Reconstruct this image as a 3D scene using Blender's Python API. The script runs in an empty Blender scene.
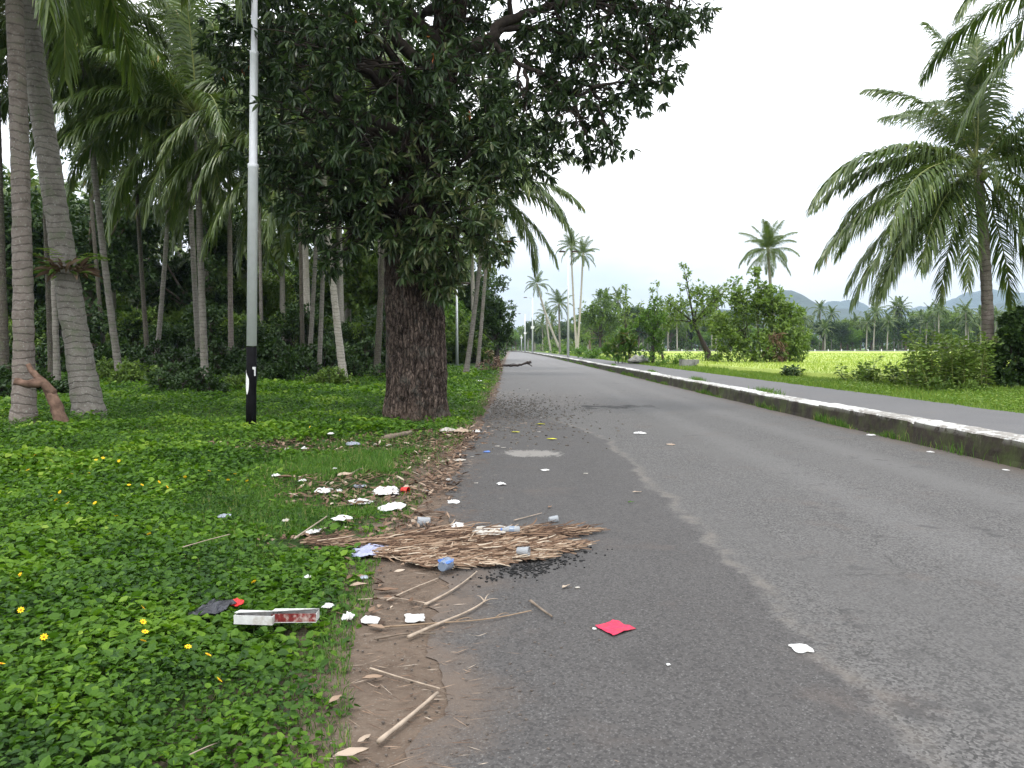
import bpy, math, random
import numpy as np
from mathutils import Vector, noise as mnoise
random.seed(7)
RNG = np.random.default_rng(11)
scn = bpy.context.scene
col = scn.collection
PI = math.pi
R = math.radians

# ------------------------------------------------------------------ camera model
F = 780.0; HC = 1.6; TILT = math.atan(36.0 / F)
def ray(px, py):
    x = (px - 512) / F; y = (384 - py) / F
    c, s = math.cos(TILT), math.sin(TILT)
    return Vector((x, c + y * s, y * c - s))
def at(px, py, D):                      # the point seen at a pixel at distance D along the road
    d = ray(px, py); k = D / d.y
    return Vector((d.x * k, D, HC + d.z * k))
def G(px, py, z=0.0):                   # the point of a level surface seen at a pixel
    d = ray(px, py); k = (z - HC) / d.z
    return Vector((d.x * k, d.y * k, z))

# ------------------------------------------------------------------ numpy helpers
def hash3(ix, iy, iz):
    h = (ix * 374761393 + iy * 668265263 + iz * 2147483647 + 1013904223) & 0xffffffff
    h = ((h ^ (h >> 13)) * 1274126177) & 0xffffffff
    h = (h ^ (h >> 16)) & 0xffffffff
    return h / 4294967295.0
def vnoise(x, y, z=0.0):
    x = np.asarray(x, float); y = np.asarray(y, float); z = np.zeros_like(x) + z
    ix = np.floor(x).astype(np.int64); iy = np.floor(y).astype(np.int64); iz = np.floor(z).astype(np.int64)
    fx = x - ix; fy = y - iy; fz = z - iz
    fx = fx * fx * (3 - 2 * fx); fy = fy * fy * (3 - 2 * fy); fz = fz * fz * (3 - 2 * fz)
    r = 0
    for a in (0, 1):
        for b in (0, 1):
            for c in (0, 1):
                w = (fx if a else 1 - fx) * (fy if b else 1 - fy) * (fz if c else 1 - fz)
                r = r + w * hash3(ix + a, iy + b, iz + c)
    return r
def fbm(x, y, z=0.0, o=4):
    r = 0; a = 0.5; f = 1.0
    for i in range(o):
        r = r + a * vnoise(np.asarray(x) * f + 17.3 * i, np.asarray(y) * f - 9.1 * i, z * f + 3.7 * i); a *= .5; f *= 2.03
    return r / (1 - .5 ** o)
def norm(v):
    return v / np.maximum(np.linalg.norm(v, axis=-1, keepdims=True), 1e-9)

class Geo:
    def __init__(s): s.V = []; s.Fq = []; s.T = []; s.n = 0
    def add(s, V, Fq, T=0.5):
        V = np.asarray(V, float).reshape(-1, 3); Fq = np.asarray(Fq, np.int64).reshape(-1, 4)
        T = np.zeros(len(V)) + T
        s.V.append(V); s.Fq.append(Fq + s.n); s.T.append(T); s.n += len(V)
        return s
    def mesh(s, name, smooth=False):
        V = np.concatenate(s.V); Q = np.concatenate(s.Fq); T = np.concatenate(s.T)
        me = bpy.data.meshes.new(name)
        me.vertices.add(len(V)); me.vertices.foreach_set('co', V.astype(np.float32).ravel())
        me.loops.add(Q.size); me.loops.foreach_set('vertex_index', Q.astype(np.int32).ravel())
        me.polygons.add(len(Q)); me.polygons.foreach_set('loop_start', np.arange(0, Q.size, 4, dtype=np.int32))
        at_ = me.attributes.new('tint', 'FLOAT', 'POINT'); at_.data.foreach_set('value', T.astype(np.float32))
        me.update(calc_edges=True); me.validate()
        me.polygons.foreach_set('use_smooth', np.full(len(me.polygons), smooth))
        return me
def link(name, me, mat, parent=None, loc=None):
    o = bpy.data.objects.new(name, me); col.objects.link(o)
    if mat and me and len(me.materials) == 0: me.materials.append(mat)
    if parent: o.parent = parent
    if loc is not None: o.location = loc
    return o
def obj(name, geo, mat, parent=None, smooth=False, loc=None):
    return link(name, geo.mesh(name, smooth), mat, parent, loc)
def tag(o, label=None, cat=None, group=None, kind=None):
    if label: o['label'] = label
    if cat: o['category'] = cat
    if group: o['group'] = group
    if kind: o['kind'] = kind
    return o
def thing(name, label, cat, loc=(0, 0, 0), group=None, rz=0.0):
    o = bpy.data.objects.new(name, None); col.objects.link(o); o.location = loc; o.rotation_euler = (0, 0, rz)
    o.empty_display_size = .3
    return tag(o, label, cat, group)
def copy_tree(root, loc, rz=0.0, sc=1.0, label=None, group=None):
    r = root.copy(); col.objects.link(r); r.location = loc; r.rotation_euler = (0, 0, rz); r.scale = (sc, sc, sc) if not isinstance(sc, tuple) else sc
    if label: r['label'] = label
    if group: r['group'] = group
    for ch in list(root.children):
        c = ch.copy(); col.objects.link(c); c.parent = r
        for g in list(ch.children):
            d = g.copy(); col.objects.link(d); d.parent = c
    return r

def leafs(geo, P, U, N, L, W, tint, fold=.12, curl=.12, six=True):
    """leaf blades: base P, direction U, face normal N"""
    P = np.asarray(P, float); U = norm(U); N = norm(N - (N * U).sum(1, keepdims=True) * U); S = np.cross(U, N)
    n = len(P); L = (np.zeros(n) + L)[:, None]; W = (np.zeros(n) + W)[:, None]; tint = np.zeros(n) + tint
    if six:
        b = P; tip = P + U * L - N * curl * L
        r1 = P + U * .33 * L + S * W * .5 + N * fold * W; l1 = P + U * .33 * L - S * W * .5 + N * fold * W
        r2 = P + U * .7 * L + S * W * .4 + N * (fold * W - curl * L * .35); l2 = P + U * .7 * L - S * W * .4 + N * (fold * W - curl * L * .35)
        V = np.stack([b, r1, r2, tip, l2, l1], 1).reshape(-1, 3)
        i = np.arange(n)[:, None] * 6
        Q = np.concatenate([i + np.array([[0, 1, 2, 3]]), i + np.array([[0, 3, 4, 5]])])
        geo.add(V, Q, np.repeat(tint, 6))
    else:
        b = P; tip = P + U * L; r = P + U * .45 * L + S * W * .5; l = P + U * .45 * L - S * W * .5
        V = np.stack([b, r, tip, l], 1).reshape(-1, 3)
        i = np.arange(n)[:, None] * 4
        geo.add(V, i + np.array([[0, 1, 2, 3]]), np.repeat(tint, 4))

def frames(P):
    P = np.asarray(P, float); T = np.gradient(P, axis=0); T = norm(T)
    up = np.array([0., 0., 1.])
    A = []
    ref = np.array([1., 0., 0.]) if abs(T[0] @ up) > .8 else up
    for t in T:
        s = np.cross(t, ref); s /= np.linalg.norm(s) + 1e-9; ref = np.cross(s, t); A.append((s, ref.copy()))
    return T, A
def tube(geo, P, rad, n=8, tint=.5, wob=0.0, cap=True):
    P = np.asarray([tuple(p) for p in P], float); rad = np.zeros(len(P)) + rad
    T, A = frames(P)
    a = np.linspace(0, 2 * PI, n, endpoint=False)
    V = []
    for i, (s, u) in enumerate(A):
        r = rad[i] * (1 + wob * np.array([mnoise.noise((P[i][2] * 2 + P[i][0], math.cos(x) * 1.3, math.sin(x) * 1.3 + i * .3)) for x in a]) if wob else np.ones(n))
        V.append(P[i] + np.outer(np.cos(a) * r, s) + np.outer(np.sin(a) * r, u))
    m = len(P)
    if cap:
        V.insert(0, np.repeat(P[:1] , n, 0)); V.append(np.repeat(P[-1:], n, 0)); m += 2
    V = np.concatenate(V)
    i = np.arange(m - 1)[:, None] * n; j = np.arange(n)[None, :]; k = (j + 1) % n
    Q = np.stack([i + j, i + k, i + n + k, i + n + j], -1).reshape(-1, 4)
    geo.add(V, Q, tint)
def bez(a, b, c, n=12):
    a, b, c = map(lambda v: np.array(tuple(v), float), (a, b, c)); t = np.linspace(0, 1, n)[:, None]
    return (1 - t) ** 2 * a + 2 * t * (1 - t) * b + t * t * c
def box(geo, c, s, rz=0, tint=.5, bev=0):
    c = np.array(tuple(c), float); h = np.array(s, float) / 2
    V = np.array([[x, y, z] for x in (-1, 1) for y in (-1, 1) for z in (-1, 1)]) * h
    ca, sa = math.cos(rz), math.sin(rz); V = np.stack([V[:, 0] * ca - V[:, 1] * sa, V[:, 0] * sa + V[:, 1] * ca, V[:, 2]], 1) + c
    geo.add(V, [[0, 1, 3, 2], [4, 6, 7, 5], [0, 4, 5, 1], [2, 3, 7, 6], [0, 2, 6, 4], [1, 5, 7, 3]], tint)

# ------------------------------------------------------------------ materials
def newmat(name):
    m = bpy.data.materials.new(name); m.use_nodes = True
    nt = m.node_tree; b = nt.nodes['Principled BSDF']
    return m, nt, b
def N(nt, t, **kw):
    n = nt.nodes.new(t)
    for k, v in kw.items():
        if k.startswith('i_'): n.inputs[k[2:].replace('_', ' ')].default_value = v
        else: setattr(n, k, v)
    return n
def ramp(nt, stops, src=None, interp='LINEAR'):
    r = nt.nodes.new('ShaderNodeValToRGB'); cr = r.color_ramp; cr.interpolation = interp
    while len(cr.elements) < len(stops): cr.elements.new(.5)
    for e, (p, c) in zip(cr.elements, stops):
        e.position = p; e.color = (c, c, c, 1) if isinstance(c, (int, float)) else (*c, 1)
    if src is not None: nt.links.new(src, r.inputs[0])
    return r
def mix(nt, fac, a, b, mode='MIX'):
    m = nt.nodes.new('ShaderNodeMix'); m.data_type = 'RGBA'; m.blend_type = mode
    for s, v in ((0, fac), (6, a), (7, b)):
        if hasattr(v, 'is_output'): nt.links.new(v, m.inputs[s])
        elif s == 0: m.inputs[0].default_value = v
        else: m.inputs[s].default_value = (*v, 1)
    return m.outputs[2]
def math_(nt, op, a, b=0.0, c=None):
    m = nt.nodes.new('ShaderNodeMath'); m.operation = op
    for i, v in enumerate((a, b) if c is None else (a, b, c)):
        if hasattr(v, 'is_output'): nt.links.new(v, m.inputs[i])
        else: m.inputs[i].default_value = v
    return m.outputs[0]
def coord(nt, kind='pos'):
    if kind == 'pos': return nt.nodes.new('ShaderNodeNewGeometry').outputs['Position']
    return nt.nodes.new('ShaderNodeTexCoord').outputs['Object']
def noi(nt, v, scale, detail=4, rough=.55, sc3=None):
    if sc3:
        mp = nt.nodes.new('ShaderNodeMapping'); mp.inputs['Scale'].default_value = sc3; nt.links.new(v, mp.inputs[0]); v = mp.outputs[0]
    n = nt.nodes.new('ShaderNodeTexNoise'); n.inputs['Scale'].default_value = scale; n.inputs['Detail'].default_value = detail; n.inputs['Roughness'].default_value = rough
    nt.links.new(v, n.inputs['Vector']); return n.outputs[0]
def bump(nt, b, h, strength=.3, dist=.01):
    n = nt.nodes.new('ShaderNodeBump'); n.inputs['Strength'].default_value = strength; n.inputs['Distance'].default_value = dist
    nt.links.new(h, n.inputs['Height']); nt.links.new(n.outputs[0], b.inputs['Normal'])
def mat_leaf(name, stops, rough=.45, trans=.25, spec=.4):
    m, nt, b = newmat(name)
    a = N(nt, 'ShaderNodeAttribute', attribute_name='tint')
    r = ramp(nt, stops, a.outputs['Fac'])
    nt.links.new(r.outputs[0], b.inputs['Base Color']); b.inputs['Roughness'].default_value = rough; b.inputs['Specular IOR Level'].default_value = spec
    if trans:
        t = nt.nodes.new('ShaderNodeBsdfTranslucent'); c2 = mix(nt, 1.0, r.outputs[0], (1.15, 1.25, .5), 'MULTIPLY'); nt.links.new(c2, t.inputs[0])
        s = nt.nodes.new('ShaderNodeMixShader'); s.inputs[0].default_value = trans
        nt.links.new(b.outputs[0], s.inputs[1]); nt.links.new(t.outputs[0], s.inputs[2])
        nt.links.new(s.outputs[0], nt.nodes['Material Output'].inputs[0])
    return m
def mat_flat(name, c, rough=.7, var=.15, scale=30, spec=.3, metal=0, dirt=None, bmp=0):
    m, nt, b = newmat(name); v = coord(nt, 'obj')
    n = noi(nt, v, scale, 4)
    lo = tuple(x * (1 - var) for x in c); hi = tuple(min(1, x * (1 + var)) for x in c)
    r = ramp(nt, [(.3, lo), (.7, hi)], n); o = r.outputs[0]
    if dirt:
        n2 = noi(nt, v, scale * .35, 5, .7); f = ramp(nt, [(.5, 0.0), (.68, 1.0)], n2).outputs[0]; o = mix(nt, f, o, dirt)
    nt.links.new(o, b.inputs['Base Color']); b.inputs['Roughness'].default_value = rough; b.inputs['Specular IOR Level'].default_value = spec; b.inputs['Metallic'].default_value = metal
    if bmp: bump(nt, b, n, bmp, .01)
    return m

M = {}
M['cover'] = mat_leaf('groundcover_leaf', [(0, (.022, .060, .010)), (.45, (.064, .145, .010)), (.8, (.125, .230, .016)), (1, (.22, .32, .04))], .55, .35, .25)
M['grass'] = mat_leaf('grass_blade', [(0, (.03, .075, .012)), (.6, (.075, .17, .022)), (.85, (.13, .22, .04)), (1, (.30, .26, .12))], .55, .3, .25)
M['verge'] = mat_leaf('verge_grass_blade', [(0, (.055, .11, .018)), (.6, (.12, .21, .028)), (1, (.26, .31, .07))], .55, .32, .2)
M['mango'] = mat_leaf('mango_leaf', [(0, (.010, .018, .007)), (.3, (.020, .040, .013)), (.6, (.038, .070, .022)), (.88, (.075, .115, .038)), (.97, (.12, .115, .05)), (1, (.36, .11, .03))], .40, .18, .40)
M['frond'] = mat_leaf('palm_leaflet', [(0, (.036, .062, .014)), (.5, (.080, .128, .026)), (.85, (.145, .185, .042)), (1, (.27, .21, .06))], .33, .27, .5)
M['frond_dry'] = mat_leaf('dry_leaflet', [(0, (.045, .026, .017)), (.35, (.135, .080, .050)), (.7, (.27, .19, .13)), (1, (.42, .35, .27))], .75, .05, .15)
M['broad'] = mat_leaf('broad_leaf', [(0, (.042, .076, .018)), (.5, (.108, .175, .036)), (1, (.21, .29, .07))], .5, .32, .25)
M['broad_dark'] = mat_leaf('dark_shrub_leaf', [(0, (.012, .028, .008)), (.5, (.030, .062, .015)), (1, (.07, .12, .03))], .5, .2, .3)
M['broad_lime'] = mat_leaf('lime_leaf', [(0, (.04, .085, .012)), (.5, (.10, .20, .025)), (1, (.20, .30, .05))], .5, .3, .3)
M['croton'] = mat_leaf('croton_leaf', [(0, (.04, .09, .02)), (.5, (.09, .19, .03)), (.75, (.16, .17, .05)), (1, (.34, .20, .15))], .5, .2, .3)
M['rice'] = mat_leaf('rice_leaf', [(0, (.15, .24, .045)), (.5, (.30, .38, .07)), (1, (.44, .47, .13))], .55, .35, .2)
M['deadleaf'] = mat_leaf('dead_leaf', [(0, (.05, .030, .020)), (.5, (.14, .085, .055)), (.85, (.26, .185, .13)), (1, (.40, .33, .26))], .7, .0, .2)
M['flower'] = mat_leaf('yellow_petal', [(0, (.85, .45, .01)), (1, (.9, .65, .02))], .6, .1, .2)
M['shadeplant'] = M['broad_dark']

def mat_palmtrunk(name, c1, c2, ring=9.0, moss=.0):
    m, nt, b = newmat(name); v = coord(nt, 'obj')
    w = nt.nodes.new('ShaderNodeTexWave'); w.wave_type = 'BANDS'; w.bands_direction = 'Z'
    w.inputs['Scale'].default_value = ring; w.inputs['Distortion'].default_value = 8.0; w.inputs['Detail'].default_value = 3; w.inputs['Detail Scale'].default_value = .8
    nt.links.new(v, w.inputs['Vector'])
    n = noi(nt, v, 6, 6, .65); base = ramp(nt, [(.3, c1), (.7, c2)], n).outputs[0]
    rr = ramp(nt, [(0.0, .5), (.16, 1.0), (1, 1.0)], w.outputs[1]); base = mix(nt, .75, base, rr.outputs[0], 'MULTIPLY')
    n2 = noi(nt, v, 26, 5, .7); lich = ramp(nt, [(.58, 0.0), (.64, 1.0)], n2).outputs[0]
    base = mix(nt, math_(nt, 'MULTIPLY', lich, .6), base, (.36, .37, .32))
    n3 = noi(nt, v, 3, 5, .7); mo = ramp(nt, [(.52, 0.0), (.66, moss)], n3).outputs[0]
    base = mix(nt, mo, base, (.06, .085, .03))
    nt.links.new(base, b.inputs['Base Color']); b.inputs['Roughness'].default_value = .85; b.inputs['Specular IOR Level'].default_value = .2
    h = math_(nt, 'ADD', rr.outputs[0], math_(nt, 'MULTIPLY', n2, .8)); bump(nt, b, h, .8, .02)
    return m
M['ptrunk'] = mat_palmtrunk('palm_bark', (.12, .105, .09), (.25, .23, .205), 2.2, .6)
M['ptrunk_red'] = mat_palmtrunk('reddish_palm_bark', (.13, .105, .09), (.26, .22, .195), 2.0, .4)
M['ptrunk_dark'] = mat_palmtrunk('dark_palm_bark', (.05, .042, .034), (.11, .095, .075), 2.6, .5)
M['ptrunk_pale'] = mat_palmtrunk('pale_palm_bark', (.26, .235, .20), (.42, .39, .34), 2.6, .15)
def mat_bark():
    m, nt, b = newmat('mango_bark'); v = coord(nt, 'obj')
    n = noi(nt, v, 17, 8, .8, (1, 1, .42)); base = ramp(nt, [(.32, (.014, .010, .008)), (.5, (.068, .050, .041)), (.68, (.19, .145, .12))], n).outputs[0]
    wv = nt.nodes.new('ShaderNodeVectorMath'); wv.operation = 'MULTIPLY_ADD'; nn = nt.nodes.new('ShaderNodeTexNoise'); nn.inputs['Scale'].default_value = 4; nn.inputs['Detail'].default_value = 4; nt.links.new(v, nn.inputs['Vector'])
    nt.links.new(nn.outputs['Color'], wv.inputs[0]); wv.inputs[1].default_value = (.16, .16, .5); nt.links.new(v, wv.inputs[2])
    mp2 = nt.nodes.new('ShaderNodeMapping'); mp2.inputs['Scale'].default_value = (1, 1, .26); nt.links.new(wv.outputs[0], mp2.inputs[0])
    vc = nt.nodes.new('ShaderNodeTexVoronoi'); vc.feature = 'DISTANCE_TO_EDGE'; vc.inputs['Scale'].default_value = 15; nt.links.new(mp2.outputs[0], vc.inputs['Vector'])
    crk = ramp(nt, [(.0, .22), (.16, 1.0)], vc.outputs['Distance']).outputs[0]; base = mix(nt, .85, base, crk, 'MULTIPLY')
    a = N(nt, 'ShaderNodeAttribute', attribute_name='tint')
    base = mix(nt, 1.0, base, ramp(nt, [(0, .22), (.5, 1.1), (1, 1.9)], a.outputs['Fac']).outputs[0], 'MULTIPLY')
    n2 = noi(nt, v, 30, 5, .75); sp = ramp(nt, [(.63, 0.0), (.68, .65)], n2).outputs[0]; base = mix(nt, sp, base, (.30, .26, .22))
    n3 = noi(nt, v, 2.2, 5, .6); gr = ramp(nt, [(.55, 0.0), (.7, .5)], n3).outputs[0]; base = mix(nt, gr, base, (.10, .115, .10))
    z = nt.nodes.new('ShaderNodeSeparateXYZ'); nt.links.new(v, z.inputs[0])
    # rain splashed soil at the foot of the trunk
    mud = ramp(nt, [(0.0, .75), (.75, 0.0)], math_(nt, 'ADD', z.outputs[2], math_(nt, 'MULTIPLY', n3, .5))).outputs[0]
    base = mix(nt, mud, base, (.13, .092, .07))
    nt.links.new(base, b.inputs['Base Color']); b.inputs['Roughness'].default_value = .9; b.inputs['Specular IOR Level'].default_value = .15
    bump(nt, b, math_(nt, 'ADD', math_(nt, 'MULTIPLY', crk, .8), math_(nt, 'ADD', n, math_(nt, 'MULTIPLY', n2, .4))), 1.0, .035)
    return m
M['bark'] = mat_bark()
M['wood'] = mat_flat('twig_wood', (.16, .125, .095), .85, .35, 14, .2, bmp=.4)
M['darkwood'] = mat_flat('dark_wood', (.045, .035, .03), .85, .4, 14, .2)
M['palewood'] = mat_flat('bleached_stick', (.30, .24, .185), .8, .3, 20, .2)
M['galv'] = mat_flat('galvanised_steel', (.66, .67, .69), .42, .05, 9, .6, 0)
M['galv_far'] = mat_flat('weathered_steel', (.55, .57, .58), .5, .08, 9, .5, .3)
M['black_paint'] = mat_flat('black_paint', (.005, .005, .006), .8, .5, 9, .1)
M['white_paint'] = mat_flat('white_paint', (.75, .75, .74), .6, .08, 9, .3)
M['white_litter'] = mat_flat('white_litter', (.56, .56, .55), .75, .10, 40, .2, dirt=(.40, .37, .33))
M['offwhite'] = mat_flat('offwhite_litter', (.38, .36, .325), .8, .12, 40, .2, dirt=(.35, .28, .2))
M['beige'] = mat_flat('beige_board', (.36, .285, .22), .8, .2, 25, .2, dirt=(.3, .2, .14))
M['grey_bag'] = mat_flat('grey_bag', (.24, .26, .31), .35, .2, 25, .5)
M['purple_bag'] = mat_flat('lilac_bag', (.29, .30, .42), .35, .15, 25, .5)
M['dark_bag'] = mat_flat('dark_plastic', (.020, .020, .026), .35, .5, 25, .5)
M['red'] = mat_flat('red_litter', (.55, .02, .02), .5, .15, 25, .4)
M['pink'] = mat_flat('red_pink_napkin', (.50, .040, .085), .8, .22, 45, .15, dirt=(.30, .05, .06), bmp=.4)
M['maroon'] = mat_flat('maroon_print', (.16, .02, .02), .5, .5, 60, .3, dirt=(.5, .4, .36))
M['blue'] = mat_flat('blue_film', (.05, .13, .38), .35, .3, 25, .5)
M['yellow'] = mat_flat('yellow_leaf', (.52, .50, .05), .6, .15, 25, .3)
M['grit'] = mat_flat('grey_grit', (.095, .08, .068), .9, .5, 60, .2)
M['charcoal'] = mat_flat('charcoal_bits', (.012, .012, .012), .8, .4, 25, .3)
M['concrete'] = mat_flat('old_concrete', (.24, .235, .22), .85, .25, 5, .2, dirt=(.12, .13, .10), bmp=.3)
M['coconut'] = mat_flat('green_coconut', (.16, .20, .035), .45, .25, 6, .4)
M['frond_stalk'] = mat_flat('frond_midrib', (.17, .19, .05), .45, .2, 8, .4)
M['frond_stalk_dry'] = mat_flat('dry_midrib', (.24, .17, .11), .7, .25, 8, .3)
def mat_clear(name, c, alpha):
    m, nt, b = newmat(name); b.inputs['Base Color'].default_value = (*c, 1); b.inputs['Roughness'].default_value = .15; b.inputs['Alpha'].default_value = alpha
    b.inputs['Specular IOR Level'].default_value = .4
    return m
M['clear'] = mat_clear('clear_plastic', (.34, .36, .38), .72)
M['clear_blue'] = mat_clear('bluish_plastic', (.20, .25, .33), .75)

# ------------------------------------------------------------------ road geometry
def off(Y):                                     # gentle bend of the road to the left far away
    Y = np.asarray(Y, float); return -5e-5 * np.maximum(Y - 60, 0) ** 2 - 1.2e-4 * np.maximum(Y - 285, 0) ** 2 * 3
def edge(Y):                                    # left edge of the asphalt
    Y = np.asarray(Y, float)
    b = np.interp(Y, [0, 3, 5, 7, 10, 15, 26, 70, 400], [-.36, -.39, -.42, -.62, -.80, -.64, -.5, -.75, -.75])
    return b + (fbm(Y * 1.7, 0 * Y + 3.1) - .5) * .28 + (fbm(Y * 9, 0 * Y + 8.1) - .5) * .2 + off(Y)
def grassedge(Y):
    Y = np.asarray(Y, float)
    b = np.interp(Y, [0, 3, 3.6, 4.3, 5.2, 5.8, 7.2, 9.4, 13.6, 20, 39, 90, 400], [-.58, -.66, -.78, -.92, -.88, -.92, -.92, -.93, -.83, -.72, -.72, -.85, -.85])
    return b + (fbm(Y * 1.3, 0 * Y + 23.1) - .5) * .35 + off(Y)
ys = [-6.0]
while ys[-1] < 420: ys.append(ys[-1] + max(.05, abs(ys[-1]) * .012))
ys = np.array(ys)

# asphalt
def mat_asphalt():
    m, nt, b = newmat('worn_asphalt'); v = coord(nt)
    s = nt.nodes.new('ShaderNodeSeparateXYZ'); nt.links.new(v, s.inputs[0]); X, Y = s.outputs[0], s.outputs[1]
    nb = noi(nt, v, 1.6, 6, .6); nc = noi(nt, v, .35, 4, .6)
    # boundary of the newer dark overlay: X = 1.57 near, sweeping to the left edge at Y ~ 22
    sweep = math_(nt, 'MAXIMUM', math_(nt, 'SUBTRACT', Y, 13.0), 0.0)
    bx = math_(nt, 'SUBTRACT', 1.60, math_(nt, 'MULTIPLY', math_(nt, 'POWER', sweep, 1.5), .085))
    dx = math_(nt, 'ADD', math_(nt, 'SUBTRACT', X, bx), math_(nt, 'MULTIPLY', math_(nt, 'SUBTRACT', nb, .5), .55))
    zone = ramp(nt, [(.47, 0.0), (.53, 1.0)], math_(nt, 'ADD', math_(nt, 'ADD', dx, .5), math_(nt, 'MULTIPLY', math_(nt, 'SUBTRACT', noi(nt, v, 22, 4, .7), .5), .22))).outputs[0]
    # aggregates
    vo = nt.nodes.new('ShaderNodeTexVoronoi'); vo.inputs['Scale'].default_value = 150; nt.links.new(v, vo.inputs['Vector'])
    bw = nt.nodes.new('ShaderNodeRGBToBW'); nt.links.new(vo.outputs['Color'], bw.inputs[0])
    vo2 = nt.nodes.new('ShaderNodeTexVoronoi'); vo2.inputs['Scale'].default_value = 74; nt.links.new(v, vo2.inputs['Vector'])
    bw2 = nt.nodes.new('ShaderNodeRGBToBW'); nt.links.new(vo2.outputs['Color'], bw2.inputs[0])
    fine = noi(nt, v, 160, 3, .7)
    dark = mix(nt, nb, (.056, .052, .050), (.080, .075, .072))
    dark = mix(nt, ramp(nt, [(.72, 0.0), (.90, .75)], bw.outputs[0]).outputs[0], dark, (.15, .145, .14)); dark = mix(nt, ramp(nt, [(.25, .6), (.45, 0.0)], bw2.outputs[0]).outputs[0], dark, (.030, .028, .028))
    light = mix(nt, nc, (.084, .080, .077), (.122, .116, .111))
    gl = ramp(nt, [(.26, .40), (.48, .97), (.8, 1.42)], bw2.outputs[0]).outputs[0]
    # traffic polishes some stripes; coarse stone shows between them
    stripe = noi(nt, v, 1.0, 4, .6, (.9, .12, 1))
    coarse = ramp(nt, [(.36, .30), (.58, 1.0)], stripe).outputs[0]
    light = mix(nt, coarse, light, mix(nt, 1.0, light, gl, 'MULTIPLY'))
    light = mix(nt, ramp(nt, [(.3, .0), (.7, .35)], bw.outputs[0]).outputs[0], light, (.05, .048, .046))
    # far part is paler and smoother
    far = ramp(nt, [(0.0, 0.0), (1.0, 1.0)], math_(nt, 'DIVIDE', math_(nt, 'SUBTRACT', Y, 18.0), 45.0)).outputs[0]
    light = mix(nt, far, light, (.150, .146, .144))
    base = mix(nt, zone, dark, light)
    # beige lip along the boundary
    lip = ramp(nt, [(.44, 0.0), (.50, .55), (.60, 0.0)], math_(nt, 'ADD', math_(nt, 'MULTIPLY', dx, .9), .45)).outputs[0]
    nl = ramp(nt, [(.40, 0.0), (.60, 1.0)], noi(nt, v, 2.8, 5, .65)).outputs[0]
    base = mix(nt, math_(nt, 'MULTIPLY', lip, math_(nt, 'MULTIPLY', nl, math_(nt, 'LESS_THAN', Y, 17.0))), base, (.165, .145, .125))
    # dirt drifted on from the left verge
    ddirt = math_(nt, 'ADD', math_(nt, 'ADD', X, math_(nt, 'ADD', .45, math_(nt, 'MULTIPLY', math_(nt, 'MINIMUM', math_(nt, 'MAXIMUM', math_(nt, 'SUBTRACT', Y, 4.6), 0.0), 2.5), .22))), math_(nt, 'MULTIPLY', math_(nt, 'SUBTRACT', math_(nt, 'ADD', math_(nt, 'MULTIPLY', nb, .6), math_(nt, 'MULTIPLY', fine, .4)), .5), 2.2))
    fd = ramp(nt, [(.0, .85), (.42, 0.0)], ddirt).outputs[0]
    base = mix(nt, fd, base, (.122, .092, .071))
    # broken gravelly band and tar crack at Y 19-26, left half
    gy = ramp(nt, [(.25, 0.0), (.45, .75), (.62, .75), (.8, 0.0)], math_(nt, 'DIVIDE', math_(nt, 'ADD', math_(nt, 'SUBTRACT', Y, 14.0), math_(nt, 'MULTIPLY', nb, 5.0)), 22.0)).outputs[0]
    gx = ramp(nt, [(.45, 1.0), (.75, 0.0)], math_(nt, 'DIVIDE', math_(nt, 'ADD', X, nb), 5.0)).outputs[0]
    g = math_(nt, 'MULTIPLY', math_(nt, 'MULTIPLY', gy, gx), ramp(nt, [(.4, .25), (.6, 1.0)], noi(nt, v, 6, 6, .75)).outputs[0])
    grav = mix(nt, ramp(nt, [(.35, 0.0), (.75, 1.0)], bw2.outputs[0]).outputs[0], (.026, .024, .022), (.30, .265, .235))
    base = mix(nt, g, base, grav)
    cr = math_(nt, 'ABSOLUTE', math_(nt, 'ADD', math_(nt, 'SUBTRACT', Y, 21.2), math_(nt, 'MULTIPLY', math_(nt, 'SUBTRACT', noi(nt, v, 1.6, 6, .8), .5), 5.5)))
    crx = math_(nt, 'MULTIPLY', math_(nt, 'GREATER_THAN', X, 1.9), math_(nt, 'LESS_THAN', X, 3.9))
    crf = math_(nt, 'MULTIPLY', ramp(nt, [(.30, .95), (.55, 0.0)], cr).outputs[0], crx)
    base = mix(nt, crf, base, (.018, .017, .016))
    # pale worn patch
    px_ = math_(nt, 'DIVIDE', math_(nt, 'SUBTRACT', X, .30), .50); py_ = math_(nt, 'DIVIDE', math_(nt, 'SUBTRACT', Y, 11.75), .42)
    rr = math_(nt, 'ADD', math_(nt, 'ADD', math_(nt, 'MULTIPLY', px_, px_), math_(nt, 'MULTIPLY', py_, py_)), math_(nt, 'MULTIPLY', math_(nt, 'SUBTRACT', noi(nt, v, 5, 6, .8, (1, .5, 1)), .5), 5.0))
    base = mix(nt, ramp(nt, [(.55, .7), (1.0, 0.0)], rr).outputs[0], base, (.25, .235, .215))
    # fine crazing and longer cracks, dirt in the gutter, tyre-polished tracks
    wv = nt.nodes.new('ShaderNodeVectorMath'); wv.operation = 'MULTIPLY_ADD'; nn = nt.nodes.new('ShaderNodeTexNoise'); nn.inputs['Scale'].default_value = 2.2; nn.inputs['Detail'].default_value = 6; nn.inputs['Roughness'].default_value = .7; nt.links.new(v, nn.inputs['Vector'])
    nt.links.new(nn.outputs['Color'], wv.inputs[0]); wv.inputs[1].default_value = (.7, .7, 0); nt.links.new(v, wv.inputs[2])
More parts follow.
